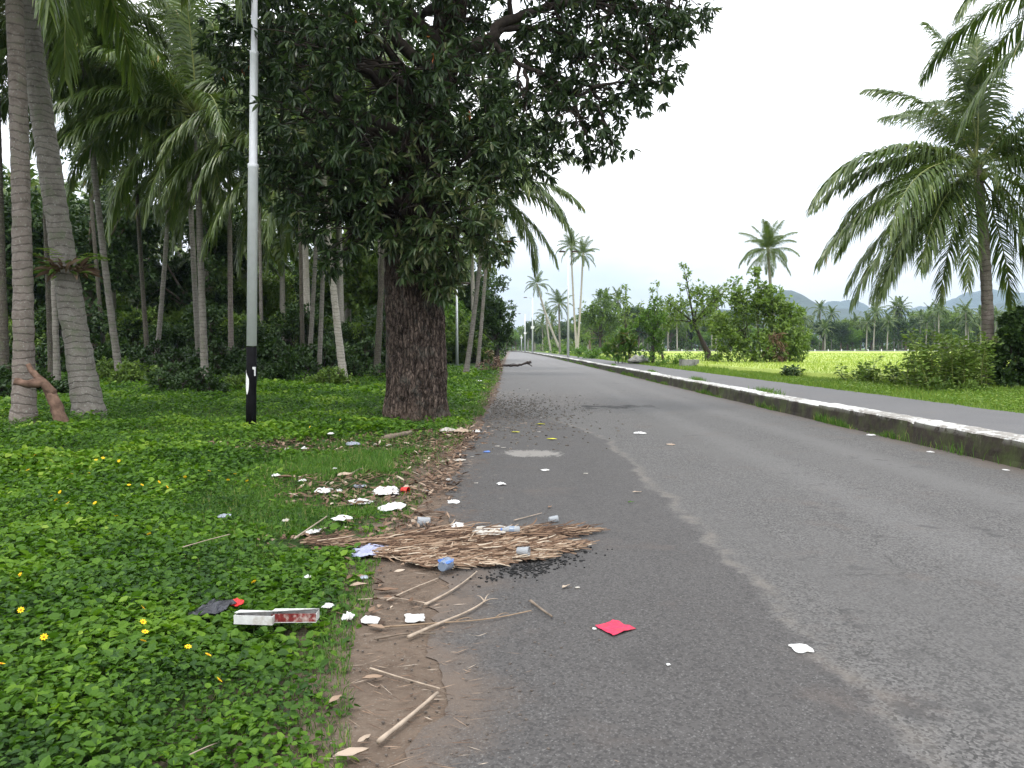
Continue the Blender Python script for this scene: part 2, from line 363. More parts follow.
    vc = nt.nodes.new('ShaderNodeTexVoronoi'); vc.feature = 'DISTANCE_TO_EDGE'; vc.inputs['Scale'].default_value = .62; nt.links.new(wv.outputs[0], vc.inputs['Vector'])
    ck = math_(nt, 'MULTIPLY', ramp(nt, [(.003, .45), (.010, 0.0)], vc.outputs['Distance']).outputs[0], ramp(nt, [(.54, 0.0), (.62, 1.0)], noi(nt, v, .55, 4)).outputs[0]); base = mix(nt, ck, base, (.022, .021, .02))
    gut = math_(nt, 'ADD', math_(nt, 'SUBTRACT', X, 6.0), math_(nt, 'MULTIPLY', math_(nt, 'SUBTRACT', nb, .5), 1.3)); base = mix(nt, ramp(nt, [(.25, 0.0), (.75, .75)], gut).outputs[0], base, (.115, .092, .075))
    trk = math_(nt, 'ABSOLUTE', math_(nt, 'SUBTRACT', math_(nt, 'ABSOLUTE', math_(nt, 'SUBTRACT', X, 4.4)), .78)); base = mix(nt, ramp(nt, [(.1, .35), (.45, 0.0)], trk).outputs[0], base, (.135, .13, .126))
    # rust-brown stains and tyre-darkened blotches
    st = ramp(nt, [(.56, 0.0), (.72, .45)], noi(nt, v, .9, 6, .7)).outputs[0]; base = mix(nt, st, base, (.10, .078, .066))
    st2 = ramp(nt, [(.60, 0.0), (.66, .6)], noi(nt, v, 3.7, 3, .5)).outputs[0]; st2 = math_(nt, 'MULTIPLY', st2, ramp(nt, [(.5, 0.0), (.6, 1.0)], noi(nt, v, .7, 2)).outputs[0]); base = mix(nt, st2, base, (.045, .043, .042))
    nt.links.new(base, b.inputs['Base Color']); b.inputs['Roughness'].default_value = .82; b.inputs['Specular IOR Level'].default_value = .25
    h = math_(nt, 'ADD', math_(nt, 'MULTIPLY', bw2.outputs[0], math_(nt, 'ADD', math_(nt, 'MULTIPLY', zone, .8), .2)), math_(nt, 'MULTIPLY', fine, .6))
    bump(nt, b, h, .55, .008)
    return m
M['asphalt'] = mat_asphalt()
def strip(name, xl, xr, zf, mat, nx=14, ysel=None):
    Y = ys if ysel is None else ysel
    g = Geo(); t = np.linspace(0, 1, nx)
    XL = xl(Y); XR = xr(Y)
    X = XL[:, None] * (1 - t) + XR[:, None] * t; YY = np.repeat(Y[:, None], nx, 1); Z = zf(X, YY)
    V = np.stack([X, YY, Z], -1).reshape(-1, 3); n = len(Y)
    i = np.arange(n - 1)[:, None] * nx; j = np.arange(nx - 1)[None]
    Q = np.stack([i + j, i + j + 1, i + nx + j + 1, i + nx + j], -1).reshape(-1, 4)
    g.add(V, Q); return obj(name, g, mat, smooth=True)
KX = 6.72       # foot of the kerb
KH = .37        # kerb height
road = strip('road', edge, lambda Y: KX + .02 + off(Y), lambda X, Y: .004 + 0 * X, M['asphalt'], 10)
tag(road, kind='structure')

def mat_path():
    m, nt, b = newmat('path_asphalt'); v = coord(nt)
    n = noi(nt, v, .8, 6, .6); vo = nt.nodes.new('ShaderNodeTexVoronoi'); vo.inputs['Scale'].default_value = 60; nt.links.new(v, vo.inputs['Vector'])
    bw = nt.nodes.new('ShaderNodeRGBToBW'); nt.links.new(vo.outputs['Color'], bw.inputs[0])
    c = mix(nt, n, (.085, .083, .085), (.14, .135, .135)); c = mix(nt, ramp(nt, [(.3, .45), (.8, 0.0)], bw.outputs[0]).outputs[0], c, (.06, .058, .058))
    n2 = ramp(nt, [(.55, 0.0), (.75, .6)], noi(nt, v, .5, 6, .7)).outputs[0]; c = mix(nt, n2, c, (.12, .10, .085))
    nt.links.new(c, b.inputs['Base Color']); b.inputs['Roughness'].default_value = .85; bump(nt, b, bw.outputs[0], .4, .006); return m
M['path'] = mat_path()
tag(strip('path', lambda Y: KX + .46 + off(Y), lambda Y: 9.85 + off(Y) + (fbm(Y * 1.2, 0 * Y + 5) - .5) * .35, lambda X, Y: KH - .025 + 0 * X, M['path'], 8), kind='structure')

def mat_kerb():
    m, nt, b = newmat('painted_kerb'); v = coord(nt)
    s = nt.nodes.new('ShaderNodeSeparateXYZ'); nt.links.new(v, s.inputs[0])
    g = nt.nodes.new('ShaderNodeNewGeometry'); sn = nt.nodes.new('ShaderNodeSeparateXYZ'); nt.links.new(g.outputs['True Normal'], sn.inputs[0])
    n = noi(nt, v, 2.4, 7, .7); n2 = noi(nt, v, 14, 5, .7); n4 = noi(nt, v, .6, 4, .6)
    face = ramp(nt, [(.3, (.010, .008, .006)), (.48, (.036, .028, .019)), (.6, (.046, .052, .018)), (.76, (.12, .098, .072))], n).outputs[0]
    drip = noi(nt, v, 3.0, 6, .7, (1, 1, .15)); face = mix(nt, ramp(nt, [(.66, 0.0), (.76, .7)], drip).outputs[0], face, (.26, .235, .20))
    moss = ramp(nt, [(.52, 0.0), (.62, .8)], noi(nt, v, 1.3, 6, .7)).outputs[0]; face = mix(nt, moss, face, (.055, .075, .018))
    top = ramp(nt, [(.35, (.18, .165, .145)), (.7, (.33, .31, .285))], n2).outputs[0]
    pa = math_(nt, 'ADD', math_(nt, 'MULTIPLY', noi(nt, v, 5, 6, .75, (1.6, .7, 1)), .7), math_(nt, 'MULTIPLY', n4, .4)); pw = ramp(nt, [(.53, 0.0), (.575, .92)], pa).outputs[0]
    top = mix(nt, pw, top, (.60, .60, .58))
    up = math_(nt, 'GREATER_THAN', sn.outputs[2], .45)
    hi = ramp(nt, [(.0, 0.0), (1, 1.0)], math_(nt, 'DIVIDE', math_(nt, 'SUBTRACT', s.outputs[2], .27), .10)).outputs[0]
    face = mix(nt, math_(nt, 'MULTIPLY', math_(nt, 'MULTIPLY', hi, pw), .35), face, (.52, .51, .48))
    c = mix(nt, up, face, top)
    nt.links.new(c, b.inputs['Base Color']); b.inputs['Roughness'].default_value = .9; bump(nt, b, math_(nt, 'ADD', n2, n), .6, .015); return m
M['kerb'] = mat_kerb()
def build_kerb():
    Y = [-6.0]
    while Y[-1] < 400: Y.append(Y[-1] + max(.07, abs(Y[-1]) * .008))
    Y = np.array(Y)
    prof = [(0, 0), (.01, .08), (.015, .17), (.02, .26), (.028, KH - .03), (.05, KH - .005), (.10, KH), (.2, KH + .004), (.32, KH + .002), (.44, KH), (.462, KH - .012), (.47, KH - .10)]
    px = np.array([p[0] for p in prof]); pz = np.array([p[1] for p in prof])
    X = KX + off(Y)[:, None] + px[None]; Z = np.repeat(pz[None], len(Y), 0); YY = np.repeat(Y[:, None], len(px), 1)
    amp = np.interp(Y, [0, 30, 100], [1, 1, .3])[:, None]
    nf = (fbm(YY * 2.2, Z * 4 + 7) - .5) * .07 * amp
    X = X + nf * (px[None] < .2)
    chip = (fbm(YY * 5, Z * 7 + 31) - .5) * .03 * amp
    Z = Z + chip * (pz[None] > .25) * (px[None] < .46)
    # each poured length sits a little differently
    seg = np.floor((Y + 200) / 4.1); jit = (hash3(seg.astype(np.int64), 3 + 0 * seg.astype(np.int64), 1 + 0 * seg.astype(np.int64)) - .5) * .055
    Z[:, 3:10] += jit[:, None]; X[:, :6] += jit[:, None]
    fr = np.abs(((Y + 200) / 4.1) % 1 - .5) > .487
    X[:, :6] += fr[:, None] * .05; Z[:, 3:9] -= fr[:, None] * .04
    V = np.stack([X, YY, Z], -1).reshape(-1, 3); k = len(px); n = len(Y)
    i = np.arange(n - 1)[:, None] * k; j = np.arange(k - 1)[None]
    Q = np.stack([i + j, i + k + j, i + k + j + 1, i + j + 1], -1).reshape(-1, 4)
    g = Geo(); g.add(V, Q[:, ::-1]); o = obj('kerb', g, M['kerb']); tag(o, kind='structure')
build_kerb()

# ground sheet
def mat_ground():
    m, nt, b = newmat('soil_and_grass'); v = coord(nt)
    s = nt.nodes.new('ShaderNodeSeparateXYZ'); nt.links.new(v, s.inputs[0]); X, Y = s.outputs[0], s.outputs[1]
    n = noi(nt, v, 1.2, 7, .65); n2 = noi(nt, v, 18, 6, .7)
    dirt = ramp(nt, [(.3, (.075, .054, .041)), (.55, (.130, .098, .075)), (.75, (.18, .142, .113))], math_(nt, 'ADD', math_(nt, 'MULTIPLY', n, .6), math_(nt, 'MULTIPLY', n2, .4))).outputs[0]
    vo = nt.nodes.new('ShaderNodeTexVoronoi'); vo.inputs['Scale'].default_value = 120; nt.links.new(v, vo.inputs['Vector'])
    bw = nt.nodes.new('ShaderNodeRGBToBW'); nt.links.new(vo.outputs['Color'], bw.inputs[0])
    dirt = mix(nt, ramp(nt, [(.80, 0.0), (.92, .4)], bw.outputs[0]).outputs[0], dirt, (.22, .20, .17))
    green = ramp(nt, [(.3, (.018, .030, .010)), (.6, (.030, .055, .014)), (.8, (.05, .06, .025))], n2).outputs[0]
    left = math_(nt, 'LESS_THAN', X, 3.0)
    # bare soil shows within about a metre of the asphalt, turf base beyond
    dd = math_(nt, 'ADD', math_(nt, 'ADD', X, 1.55), math_(nt, 'MULTIPLY', math_(nt, 'SUBTRACT', n, .5), 1.2))
    f = ramp(nt, [(.0, 0.0), (.5, 1.0)], dd).outputs[0]
    lft = mix(nt, f, green, dirt)
    right = ramp(nt, [(.3, (.05, .09, .018)), (.6, (.10, .16, .03)), (.8, (.15, .19, .05))], n2).outputs[0]
    c = mix(nt, left, right, lft)
    nt.links.new(c, b.inputs['Base Color']); b.inputs['Roughness'].default_value = .95; b.inputs['Specular IOR Level'].default_value = .1
    bump(nt, b, math_(nt, 'ADD', n2, math_(nt, 'MULTIPLY', bw.outputs[0], .3)), .7, .02); return m
M['ground'] = mat_ground()
gx = np.array([-2500, -600, -150, -60, -30, -15, -8, -5, -3.5, -2.5, -1.8, -1.2, -.6, 0, 3, 6.9, 6.95, 7.0, 9.5, 12, 20, 60, 200, 700, 3500.])
gz = np.where(gx < 6.93, -.003, KH - .05); gz[gx == 6.95] = .1
gy = np.concatenate([[-60, -20], ys[::4], [500, 700, 1000, 2000, 5200]])
XX = gx[None] + np.where(np.abs(gx)[None] < 300, off(np.minimum(gy, 420))[:, None], 0); YY = np.repeat(gy[:, None], len(gx), 1); ZZ = np.repeat(gz[None], len(gy), 0)
k = len(gx); i = np.arange(len(gy) - 1)[:, None] * k; j = np.arange(k - 1)[None]
g = Geo(); g.add(np.stack([XX, YY, ZZ], -1).reshape(-1, 3), np.stack([i + j, i + j + 1, i + k + j + 1, i + k + j], -1).reshape(-1, 4))
tag(obj('ground', g, M['ground'], smooth=False), kind='structure')

# rice field
def mat_field():
    m, nt, b = newmat('rice_field'); v = coord(nt)
    n = noi(nt, v, .12, 6, .6, (1, .35, 1)); n2 = noi(nt, v, 9, 5, .7)
    c = ramp(nt, [(.3, (.25, .35, .055)), (.5, (.33, .41, .075)), (.7, (.42, .46, .12))], math_(nt, 'ADD', math_(nt, 'MULTIPLY', n, .65), math_(nt, 'MULTIPLY', n2, .35))).outputs[0]
    nt.links.new(c, b.inputs['Base Color']); b.inputs['Roughness'].default_value = .9; bump(nt, b, n2, 1.0, .12); return m
M['field'] = mat_field()
fy = np.concatenate([[21.0], np.arange(21.6, 60, 1.2), np.arange(60, 246, 6)])
fl = np.interp(fy, [21, 26, 32], [18, 15.0, 11.9]) + off(fy) + (fbm(fy * .5, 0 * fy + 2) - .5) * 1.2
nxf = 60; t = np.linspace(0, 1, nxf) ** 2
XX = fl[:, None] + (420 - fl[:, None]) * t[None]; YY = np.repeat(fy[:, None], nxf, 1)
ZZ = KH + .22 + (fbm(XX * .6, YY * .6) - .5) * .10; ZZ[:, 0] = KH - .06; ZZ[0] = KH - .06
i = np.arange(len(fy) - 1)[:, None] * nxf; j = np.arange(nxf - 1)[None]
g = Geo(); g.add(np.stack([XX, YY, ZZ], -1).reshape(-1, 3), np.stack([i + j, i + j + 1, i + nxf + j + 1, i + nxf + j], -1).reshape(-1, 4))
tag(obj('rice_field', g, M['field'], smooth=True), kind='structure')

# hills
def mat_hill():
    m, nt, b = newmat('forested_hill'); v = coord(nt)
    n = noi(nt, v, .02, 8, .7); c = ramp(nt, [(.35, (.012, .024, .012)), (.65, (.032, .055, .024))], n).outputs[0]
    nt.links.new(c, b.inputs['Base Color']); b.inputs['Roughness'].default_value = .95; bump(nt, b, n, 1.0, 14.0); return m
M['hill'] = mat_hill()
def hill_range(name, Yc, prof, depth, seed, nx=420, ny=26):
    pxs = np.array([p[0] for p in prof], float); pys = np.array([p[1] for p in prof], float)
    x = np.linspace((pxs[0] - 512) / F * Yc, (pxs[-1] - 512) / F * Yc, nx)
    hgt = np.interp((x * F / Yc) + 512, pxs, (348 - pys) / F * Yc)
    y = np.linspace(-1, 1, ny)
    XX = np.repeat(x[None], ny, 0); YY = Yc + np.repeat(y[:, None], nx, 1) * depth
    env = np.clip(1 - np.abs(y), 0, 1)[:, None] ** .8
    nz = (fbm(XX / 170 + seed, YY / 170, o=6) - .5)
    Z = hgt[None] * env * (1 + nz * .55) + nz * 26 * env ** .5
    Z = np.maximum(Z, -2)
    i = np.arange(ny - 1)[:, None] * nx; j = np.arange(nx - 1)[None]
    g = Geo(); g.add(np.stack([XX, YY, Z], -1).reshape(-1, 3), np.stack([i + j, i + j + 1, i + nx + j + 1, i + nx + j], -1).reshape(-1, 4))
    return tag(obj(name, g, M['hill'], smooth=True), kind='structure')
hill_range('hills', 2700, [(300, 348), (440, 338), (500, 330), (560, 324), (610, 322), (660, 320), (720, 312), (755, 297), (778, 288), (800, 295), (840, 308), (880, 322), (920, 330), (960, 320), (1000, 303), (1040, 296), (1120, 300), (1250, 330)], 700, 3.0)
hill_range('far_hills', 4100, [(600, 345), (700, 325), (780, 306), (840, 304), (900, 302), (950, 298), (985, 292), (1030, 286), (1100, 290), (1250, 315)], 500, 9.0)

# ------------------------------------------------------------------ palms
GRAV = np.array([0, 0, -1.0])
def frond_geo(L, e0, droop, seed, nl=98, seg=3, wid=.05, sway=0.0, dens=1.0, side_len=.95, pw=1.3):
    rng = np.random.default_rng(seed)
    m = 26; t = np.linspace(0, 1, m); e = np.radians(np.maximum(e0 - droop * t ** pw, -88)); a = sway * t ** 1.5
    d = np.stack([np.cos(e) * np.cos(a), np.cos(e) * np.sin(a), np.sin(e)], 1)
    P = np.concatenate([[[0, 0, 0]], np.cumsum((d[1:] + d[:-1]) / 2 * L / (m - 1), 0)])
    gs = Geo(); tube(gs, P[::2], np.interp(t[::2], [0, .1, 1], [.055, .032, .006]) * L / 5, 5)
    gl = Geo()
    ts = np.repeat(np.linspace(.15, .995, nl), 2) + rng.normal(0, .004, nl * 2); ts = np.clip(ts, .14, 1)
    side = np.tile([1., -1.], nl)
    keep = rng.random(nl * 2) < dens; ts = ts[keep]; side = side[keep]; n = len(ts)
    B = np.stack([np.interp(ts, t, P[:, i]) for i in range(3)], 1)
    T = norm(np.stack([np.interp(ts, t, d[:, i]) for i in range(3)], 1))
    S = norm(np.cross(T, np.array([0, 0, 1.0]))); Uv = np.cross(S, T)
    fwd = np.radians(np.interp(ts, [0, .5, 1], [62, 48, 22]) + rng.normal(0, 5, n))   # angle to rachis
    lift = np.interp(ts, [0, 1], [.30, .10]) + rng.normal(0, .12, n)
    D = norm(T * np.cos(fwd)[:, None] + S * (side * np.sin(fwd))[:, None] + Uv * lift[:, None])
    ll = L / 5 * side_len * np.interp(ts, [.1, .3, .6, .85, 1], [.65, 1.05, 1.05, .75, .4]) * rng.uniform(.85, 1.1, n)
    g0 = rng.uniform(.7, 1.5, n) * np.interp(ts, [0, 1], [1.15, .8])
    w = wid * L / 5 * rng.uniform(.8, 1.2, n)
    pts = [B]; dirs = [D]; cur = B; dd = D
    for s_ in range(seg):
        dd = norm(dd + GRAV * (g0 * (1.15 if s_ else .35))[:, None] * (3 / seg) * .55); cur = cur + dd * (ll / seg)[:, None]; pts.append(cur); dirs.append(dd)
    rows = []; ww = np.interp(np.linspace(0, 1, seg + 1), [0, .3, .8, 1], [.7, 1.0, .6, .06])
    for k_, (p, dv) in enumerate(zip(pts, dirs)):
        nrm = norm(T + .25 * Uv); wd = norm(nrm - (nrm * dv).sum(1, keepdims=True) * dv)
        # blade width direction lies along the midrib
        rows.append(p + wd * (w * ww[k_] / 2)[:, None]); rows.append(p - wd * (w * ww[k_] / 2)[:, None])
    V = np.stack(rows, 1).reshape(-1, 3); k2 = 2 * (seg + 1); i = np.arange(n)[:, None] * k2
    Q = np.concatenate([i + np.array([[2 * q, 2 * q + 1, 2 * q + 3, 2 * q + 2]]) for q in range(seg)])
    tn = np.clip(rng.normal(.5, .14, n) + np.interp(ts, [.8, 1], [0, .12]), 0, 1)
    gl.add(V, Q, np.repeat(tn, k2))
    return gs, gl
FR = {}
CLS = [(82, 38), (62, 62), (42, 82), (22, 84), (2, 66), (-24, 48), (-52, 28)]
def frond_mesh(ci, k_):
    key = (ci, k_)
    if key not in FR:
        e0, dr = CLS[ci]
        rng = np.random.default_rng(100 + ci * 10 + k_)
        gs, gl = frond_geo(5.0, e0 + rng.uniform(-7, 7), dr + rng.uniform(-12, 14), 40 + ci * 7 + k_, sway=rng.uniform(-.35, .35), side_len=1.08, wid=.05 if ci < 5 else .046, dens=.97 if ci < 5 else .85)
        gm = gl.mesh('frond'); gm.materials.append(M['frond']); sm = gs.mesh('midrib', True); sm.materials.append(M['frond_stalk'])
        FR[key] = (gm, sm)
    return FR[key]
def nut_mesh():
    g = Geo(); n = 10; P = [(0, 0, -.13), (0, 0, -.115), (0, 0, -.05), (0, 0, .03), (0, 0, .10), (0, 0, .14)]; tube(g, P, [.01, .06, .11, .115, .08, .02], n); return g.mesh('coconut', True)
NUT = nut_mesh(); NUT.materials.append(M['coconut'])
def trunk_geo(g, P, r, rings=True, n=12, step=None):
    P = np.asarray([tuple(p) for p in P], float)
    L = np.linalg.norm(np.diff(P, axis=0), axis=1).sum(); m = int(L / (step or .12)) + 2
    s = np.concatenate([[0], np.cumsum(np.linalg.norm(np.diff(P, axis=0), axis=1))]); q = np.linspace(0, L, m)
    PP = np.stack([np.interp(q, s, P[:, i]) for i in range(3)], 1)
    rad = r * np.interp(q / L, [0, .03, .09, .3, 1], [1.5, 1.22, 1.0, .86, .68])
    if rings: rad = rad * (1 + .045 * np.sign(np.sin(np.arange(m) * 2.1)) * np.abs(np.sin(np.arange(m) * 1.3 + r * 40)))
    tube(g, PP, rad, n, wob=.08)
def palm(label, base, crown, r, L=5.0, n=22, seed=1, mat='ptrunk', ctrl=None, nuts=5, group=None, fl=None, name='coconut_palm', lowcut=0):
    """trunk from base to crown; fronds as parts"""
    rng = random.Random(seed)
    base = Vector(base); crown = Vector(crown); t = thing(name, label, 'palm tree', base, group)
    c = crown - base; mid = Vector(ctrl) - base if ctrl else Vector((c.x * .62, c.y * .62, c.z * .45))
    P = bez((0, 0, -.1), mid, c, 40); g = Geo(); trunk_geo(g, P, r, step=.11 if r > .1 else .2, n=16 if base.y < 28 else 10); obj('trunk', g, M[mat], t, True)
    lst = fl
    if lst is None:
        lst = []
        for i in range(n):
            u = (i + .5) / n; az = i * 137.5 + rng.uniform(-14, 14) + seed * 40
            ci = min(6, int(u * 6.2 + rng.uniform(-.4, .5))); ci = max(0, ci)
            lst.append((az, ci, rng.uniform(.85, 1.12)))
    for (az, ci, s_) in lst:
        gm, sm = frond_mesh(ci, rng.randrange(3))
        f = link('frond', gm, None, t, c + Vector((0, 0, rng.uniform(-.25, .1)))); f.rotation_euler = (0, 0, R(az)); f.scale = (s_ * L / 5,) * 3
        h = link('midrib', sm, None, f)
    for i in range(nuts):
        a = i * 2.1 + seed; o = link('coconut', NUT, None, t, c + Vector((math.cos(a) * .26, math.sin(a) * .26, -.38 - .13 * (i % 3))))
        o.rotation_euler = (rng.uniform(-.5, .5), rng.uniform(-.5, .5), 0); o.scale = (1.05,) * 3
    return t
def gpx(px, D, z=0.0): return Vector(((px - 512) / F * D, D, z))

# the two big trunks on the far left
p1 = palm('straight thick palm trunk at the left picture edge, pinkish brown with clear rings', gpx(22, 15.5), at(4, -190, 15.5), .20, 5.4, 20, 3, 'ptrunk_red', at(24, 120, 15.5), nuts=0)
p2 = palm('thick leaning palm trunk with a fern growing round it, second from the left edge', gpx(90, 16.5), at(-14, -300, 17.0), .265, 5.4, 22, 8, 'ptrunk', at(40, 130, 16.6), nuts=0)
# the near right palm
RP = gpx(989, 25.3, KH - .05); rc = at(977, 166, 25.3)
fl = [(205, 5, 1.1), (215, 5, .98), (232, 6, .8), (176, 4, 1.1), (110, 1, .9), (80, 1, .95), (70, 0, 1.0), (183, 3, 1.15), (222, 4, 1.05), (188, 5, 1.1), (200, 5, 1.05), (160, 5, 1.0), (115, 3, .9), (355, 6, .9), (20, 6, .9), (340, 3, 1.0), (178, 3, 1.0), (172, 3, .8), (170, 4, .93), (202, 5, 1.1), (212, 4, 1.12), (222, 5, .9), (150, 1, .85), (165, 2, .62), (125, 0, 1.0), (60, 0, .95), (100, 1, .85), (95, 2, .9), (78, 3, .9), (250, 3, .55), (285, 2, .7), (300, 4, .85), (318, 3, 1.0), (335, 2, 1.05), (352, 3, 1.05), (12, 3, 1.0), (25, 4, 1.0), (40, 2, .95), (5, 5, 1.0), (330, 5, .95), (320, 1, 1.0), (290, 2, .7), (215, 6, .9), (130, 4, 1.0), (310, 6, .8)]
palm('large coconut palm with drooping fronds and a yellow-green trunk band beside the path', RP, rc, .205, 5.35, 0, 5, 'ptrunk_red', at(990, 290, 25.3), nuts=9, fl=fl)
tb = at(990, 350, 25.3)
# second palm just outside the right picture edge, its fronds reach in
palm('coconut palm past the right edge whose pale fronds reach into the top right corner', gpx(1110, 22, KH - .05), at(1105, -20, 22), .17, 5.6, 20, 12, 'ptrunk_red', nuts=4)
# mid-distance single palm behind the bushes
palm('lone coconut palm rising behind the big tangled bush right of the road', gpx(778, 105, KH - .05), at(768, 250, 105), .26, 4.2, 32, 6, 'ptrunk', nuts=6)
# two tall thin palms, and neighbours, right of the road far away
palm('taller left one of two slender palms behind the tall street lamp', gpx(577, 165, KH), at(571, 246, 165), .26, 3.7, 22, 7, 'ptrunk_pale', nuts=3)
palm('right one of two slender palms behind the tall street lamp', gpx(577, 160, KH), at(583, 254, 160), .26, 3.7, 22, 17, 'ptrunk_pale', nuts=3)
palm('palm with a long pale leaning trunk bending left over the far end of the road', gpx(562, 190, KH), at(537, 284, 190), .33, 3.8, 18, 19, 'ptrunk_pale', nuts=0)
palm('short palm left of the tall street lamp, full drooping crown', gpx(560, 175, KH), at(559, 304, 175), .28, 3.9, 20, 23, 'ptrunk', nuts=0)
palm('low palm leaning left beside the pale leaning palm trunk', gpx(551, 200, KH), at(546, 315, 200), .28, 3.6, 16, 29, 'ptrunk_pale', nuts=0)

# left grove: (label, foot px, D, crown px, crown py, radius, frond length, fronds, bark, nuts)
FLS = {'A': [(180, 3, 1.05), (192, 4, 1.0), (170, 2, 1.0), (205, 4, 1.02), (185, 1, .95), (160, 4, 1.0), (215, 3, .95), (198, 5, 1.0), (176, 5, .95), (150, 2, 1.0), (230, 2, .9), (5, 3, 1.0), (20, 4, 1.0), (350, 4, .95), (335, 3, .9), (0, 1, .95), (15, 5, 1.0), (345, 5, .9), (60, 0, 1.0), (120, 1, .9), (90, 3, .9), (250, 2, .85), (300, 3, .9), (270, 0, .9), (225, 6, .8), (150, 6, .8), (40, 6, .8), (320, 6, .8), (130, 4, .9), (75, 2, .9), (140, 0, .95), (210, 1, .95)],
       'B': [(182, 3, 1.1), (196, 4, 1.08), (172, 4, 1.05), (208, 3, 1.05), (188, 2, 1.0), (220, 4, .95), (200, 5, 1.05), (178, 5, 1.0), (214, 5, .95), (165, 1, .95), (230, 1, .9), (10, 3, .9), (350, 4, .9), (330, 3, .85), (25, 5, .9), (90, 2, .9), (130, 3, .9), (60, 4, .9), (280, 1, .8), (310, 5, .85), (250, 3, .9), (240, 5, .9), (150, 6, .8), (20, 0, .9), (192, 6, .9)],
       'C': [(0, 3, 1.0), (345, 4, 1.0), (12, 4, 1.05), (355, 2, 1.0), (330, 3, .95), (22, 5, 1.0), (5, 5, 1.0), (340, 5, .95), (318, 2, .9), (28, 1, .95), (180, 3, 1.0), (195, 4, 1.0), (170, 4, .95), (205, 5, .9), (188, 1, .95), (160, 2, .9), (300, 3, .9), (285, 1, .8), (90, 3, .9), (120, 4, .9), (60, 4, .9), (45, 2, .9), (320, 6, .8), (220, 6, .8), (100, 0, .9), (240, 3, .85)]}
grove = [
 ('palm with a pale foot left of the lamp pole, green nuts in its crown', 205, 31, 196, 112, .15, 6.0, 'A', 'ptrunk', 9),
 ('slender palm with a white blotched trunk leaning left, between lamp pole and mango tree', 345, 31, 320, 134, .16, 6.2, 'B', 'ptrunk_pale', 5),
 ('thin pale palm trunk just left of the white blotched leaning trunk', 318, 33, 327, 118, .10, 4.6, 18, 'ptrunk', 0),
 ('palm with a dark upper trunk leaning left, foot just right of the thick leaning trunk', 121, 32, 84, 62, .15, 6.0, 'C', 'ptrunk', 6),
 ('left trunk of the close pair of thin palms in front of the dark shrubs', 149, 44, 134, 138, .14, 5.0, 20, 'ptrunk_dark', 0),
 ('right trunk of the close pair of thin palms, curving right as it rises', 154, 42, 172, 140, .14, 5.0, 22, 'ptrunk', 0),
 ('grey palm trunk just left of the pale footed palm, leaning left', 200, 40, 184, 56, .15, 5.0, 22, 'ptrunk', 4),
 ('reddish brown palm trunk close to the left of the lamp pole', 231, 44, 229, 168, .16, 5.4, 'B', 'ptrunk_red', 0),
 ('straight black-looking thin palm trunk between the lamp pole and the pale leaning palm', 303, 52, 298, 108, .15, 5.2, 22, 'ptrunk_dark', 0),
 ('palm trunk leaning right behind the thin pale trunk', 308, 46, 320, 142, .14, 5.0, 20, 'ptrunk', 0),
 ('dark palm trunk close to the left side of the mango trunk', 376, 40, 388, 96, .17, 5.2, 20, 'ptrunk_dark', 0),
 ('second palm trunk beside the left flank of the mango trunk, grey and thin', 381, 52, 378, 96, .15, 5.0, 20, 'ptrunk', 0),
 ('grey palm trunk leaning right between the mango tree and the road', 465, 43, 487, 186, .15, 5.7, 'C', 'ptrunk', 5),
 ('thinner palm trunk nearest to the road edge behind the mango tree', 477, 54, 493, 150, .14, 5.2, 22, 'ptrunk', 0),
 ('mossy thin palm trunk seen between the two thick trunks at the left', 52, 34, 40, 44, .15, 5.2, 22, 'ptrunk_dark', 0),
 ('pale thin palm trunk just left of the thick leaning trunk foot', 57, 30, 44, -20, .12, 5.2, 22, 'ptrunk', 0),
 ('dark palm trunk at the left picture edge behind the straight thick trunk', 5, 30, -6, 10, .16, 5.2, 22, 'ptrunk_dark', 0),
 ('very dark thin palm trunk right of the thick leaning trunk, leaning left', 106, 52, 84, 92, .15, 5.2, 22, 'ptrunk_dark', 0),
 ('far thin palm trunk just right of the lamp pole', 262, 58, 258, 118, .15, 5.0, 20, 'ptrunk', 0),
]
for k_, (lb, fx, D, cx, cy, r, L, n, bk, nn) in enumerate(grove):
    palm(lb, gpx(fx, D), at(cx, cy, D), r, L, 0 if isinstance(n, str) else n + 7, 31 + k_ * 3, bk, nuts=nn, fl=FLS[n] if isinstance(n, str) else None)
# overhead near palms, crowns above the picture, fronds hang into it
palm('palm left outside the picture whose dark fronds hang into the top left corner', gpx(-170, 13.5), at(95, -215, 14.5), .18, 5.4, 13, 61, 'ptrunk_dark', at(-150, -60, 13.5), nuts=0)

# prototypes of far palms: trunk, crown (merged)
def far_palm(label, h, seed, group, nf=18, lean=.06):
    rng = random.Random(seed); t = thing('coconut_palm', label, 'palm tree', (0, 0, 0), group)
    lx = rng.uniform(-lean, lean) * h; P = bez((0, 0, 0), (lx * .2, 0, h * .5), (lx, 0, h), 8); g = Geo(); tube(g, P, np.linspace(.34, .2, 8), 6); obj('trunk', g, M['ptrunk_pale'], t, True)
    gc = Geo()
    for i in range(nf):
        u = (i + .5) / nf; ci = min(6, int(u * 6.8)); e0, dr = CLS[ci]
        gs, gl = frond_geo(5.2, e0, dr + rng.uniform(-10, 15), seed * 50 + i, nl=17, seg=2, wid=.34, side_len=1.1)
        a = R(i * 137.5 + rng.uniform(-15, 15)); c, s = math.cos(a), math.sin(a)
        for gg in (gl, gs):
            V = np.concatenate(gg.V); V = np.stack([V[:, 0] * c - V[:, 1] * s + lx, V[:, 0] * s + V[:, 1] * c, V[:, 2] + h], 1); gc.add(V, np.concatenate(gg.Fq), np.concatenate(gg.T))
    obj('crown', gc, M['frond'], t)
    return t

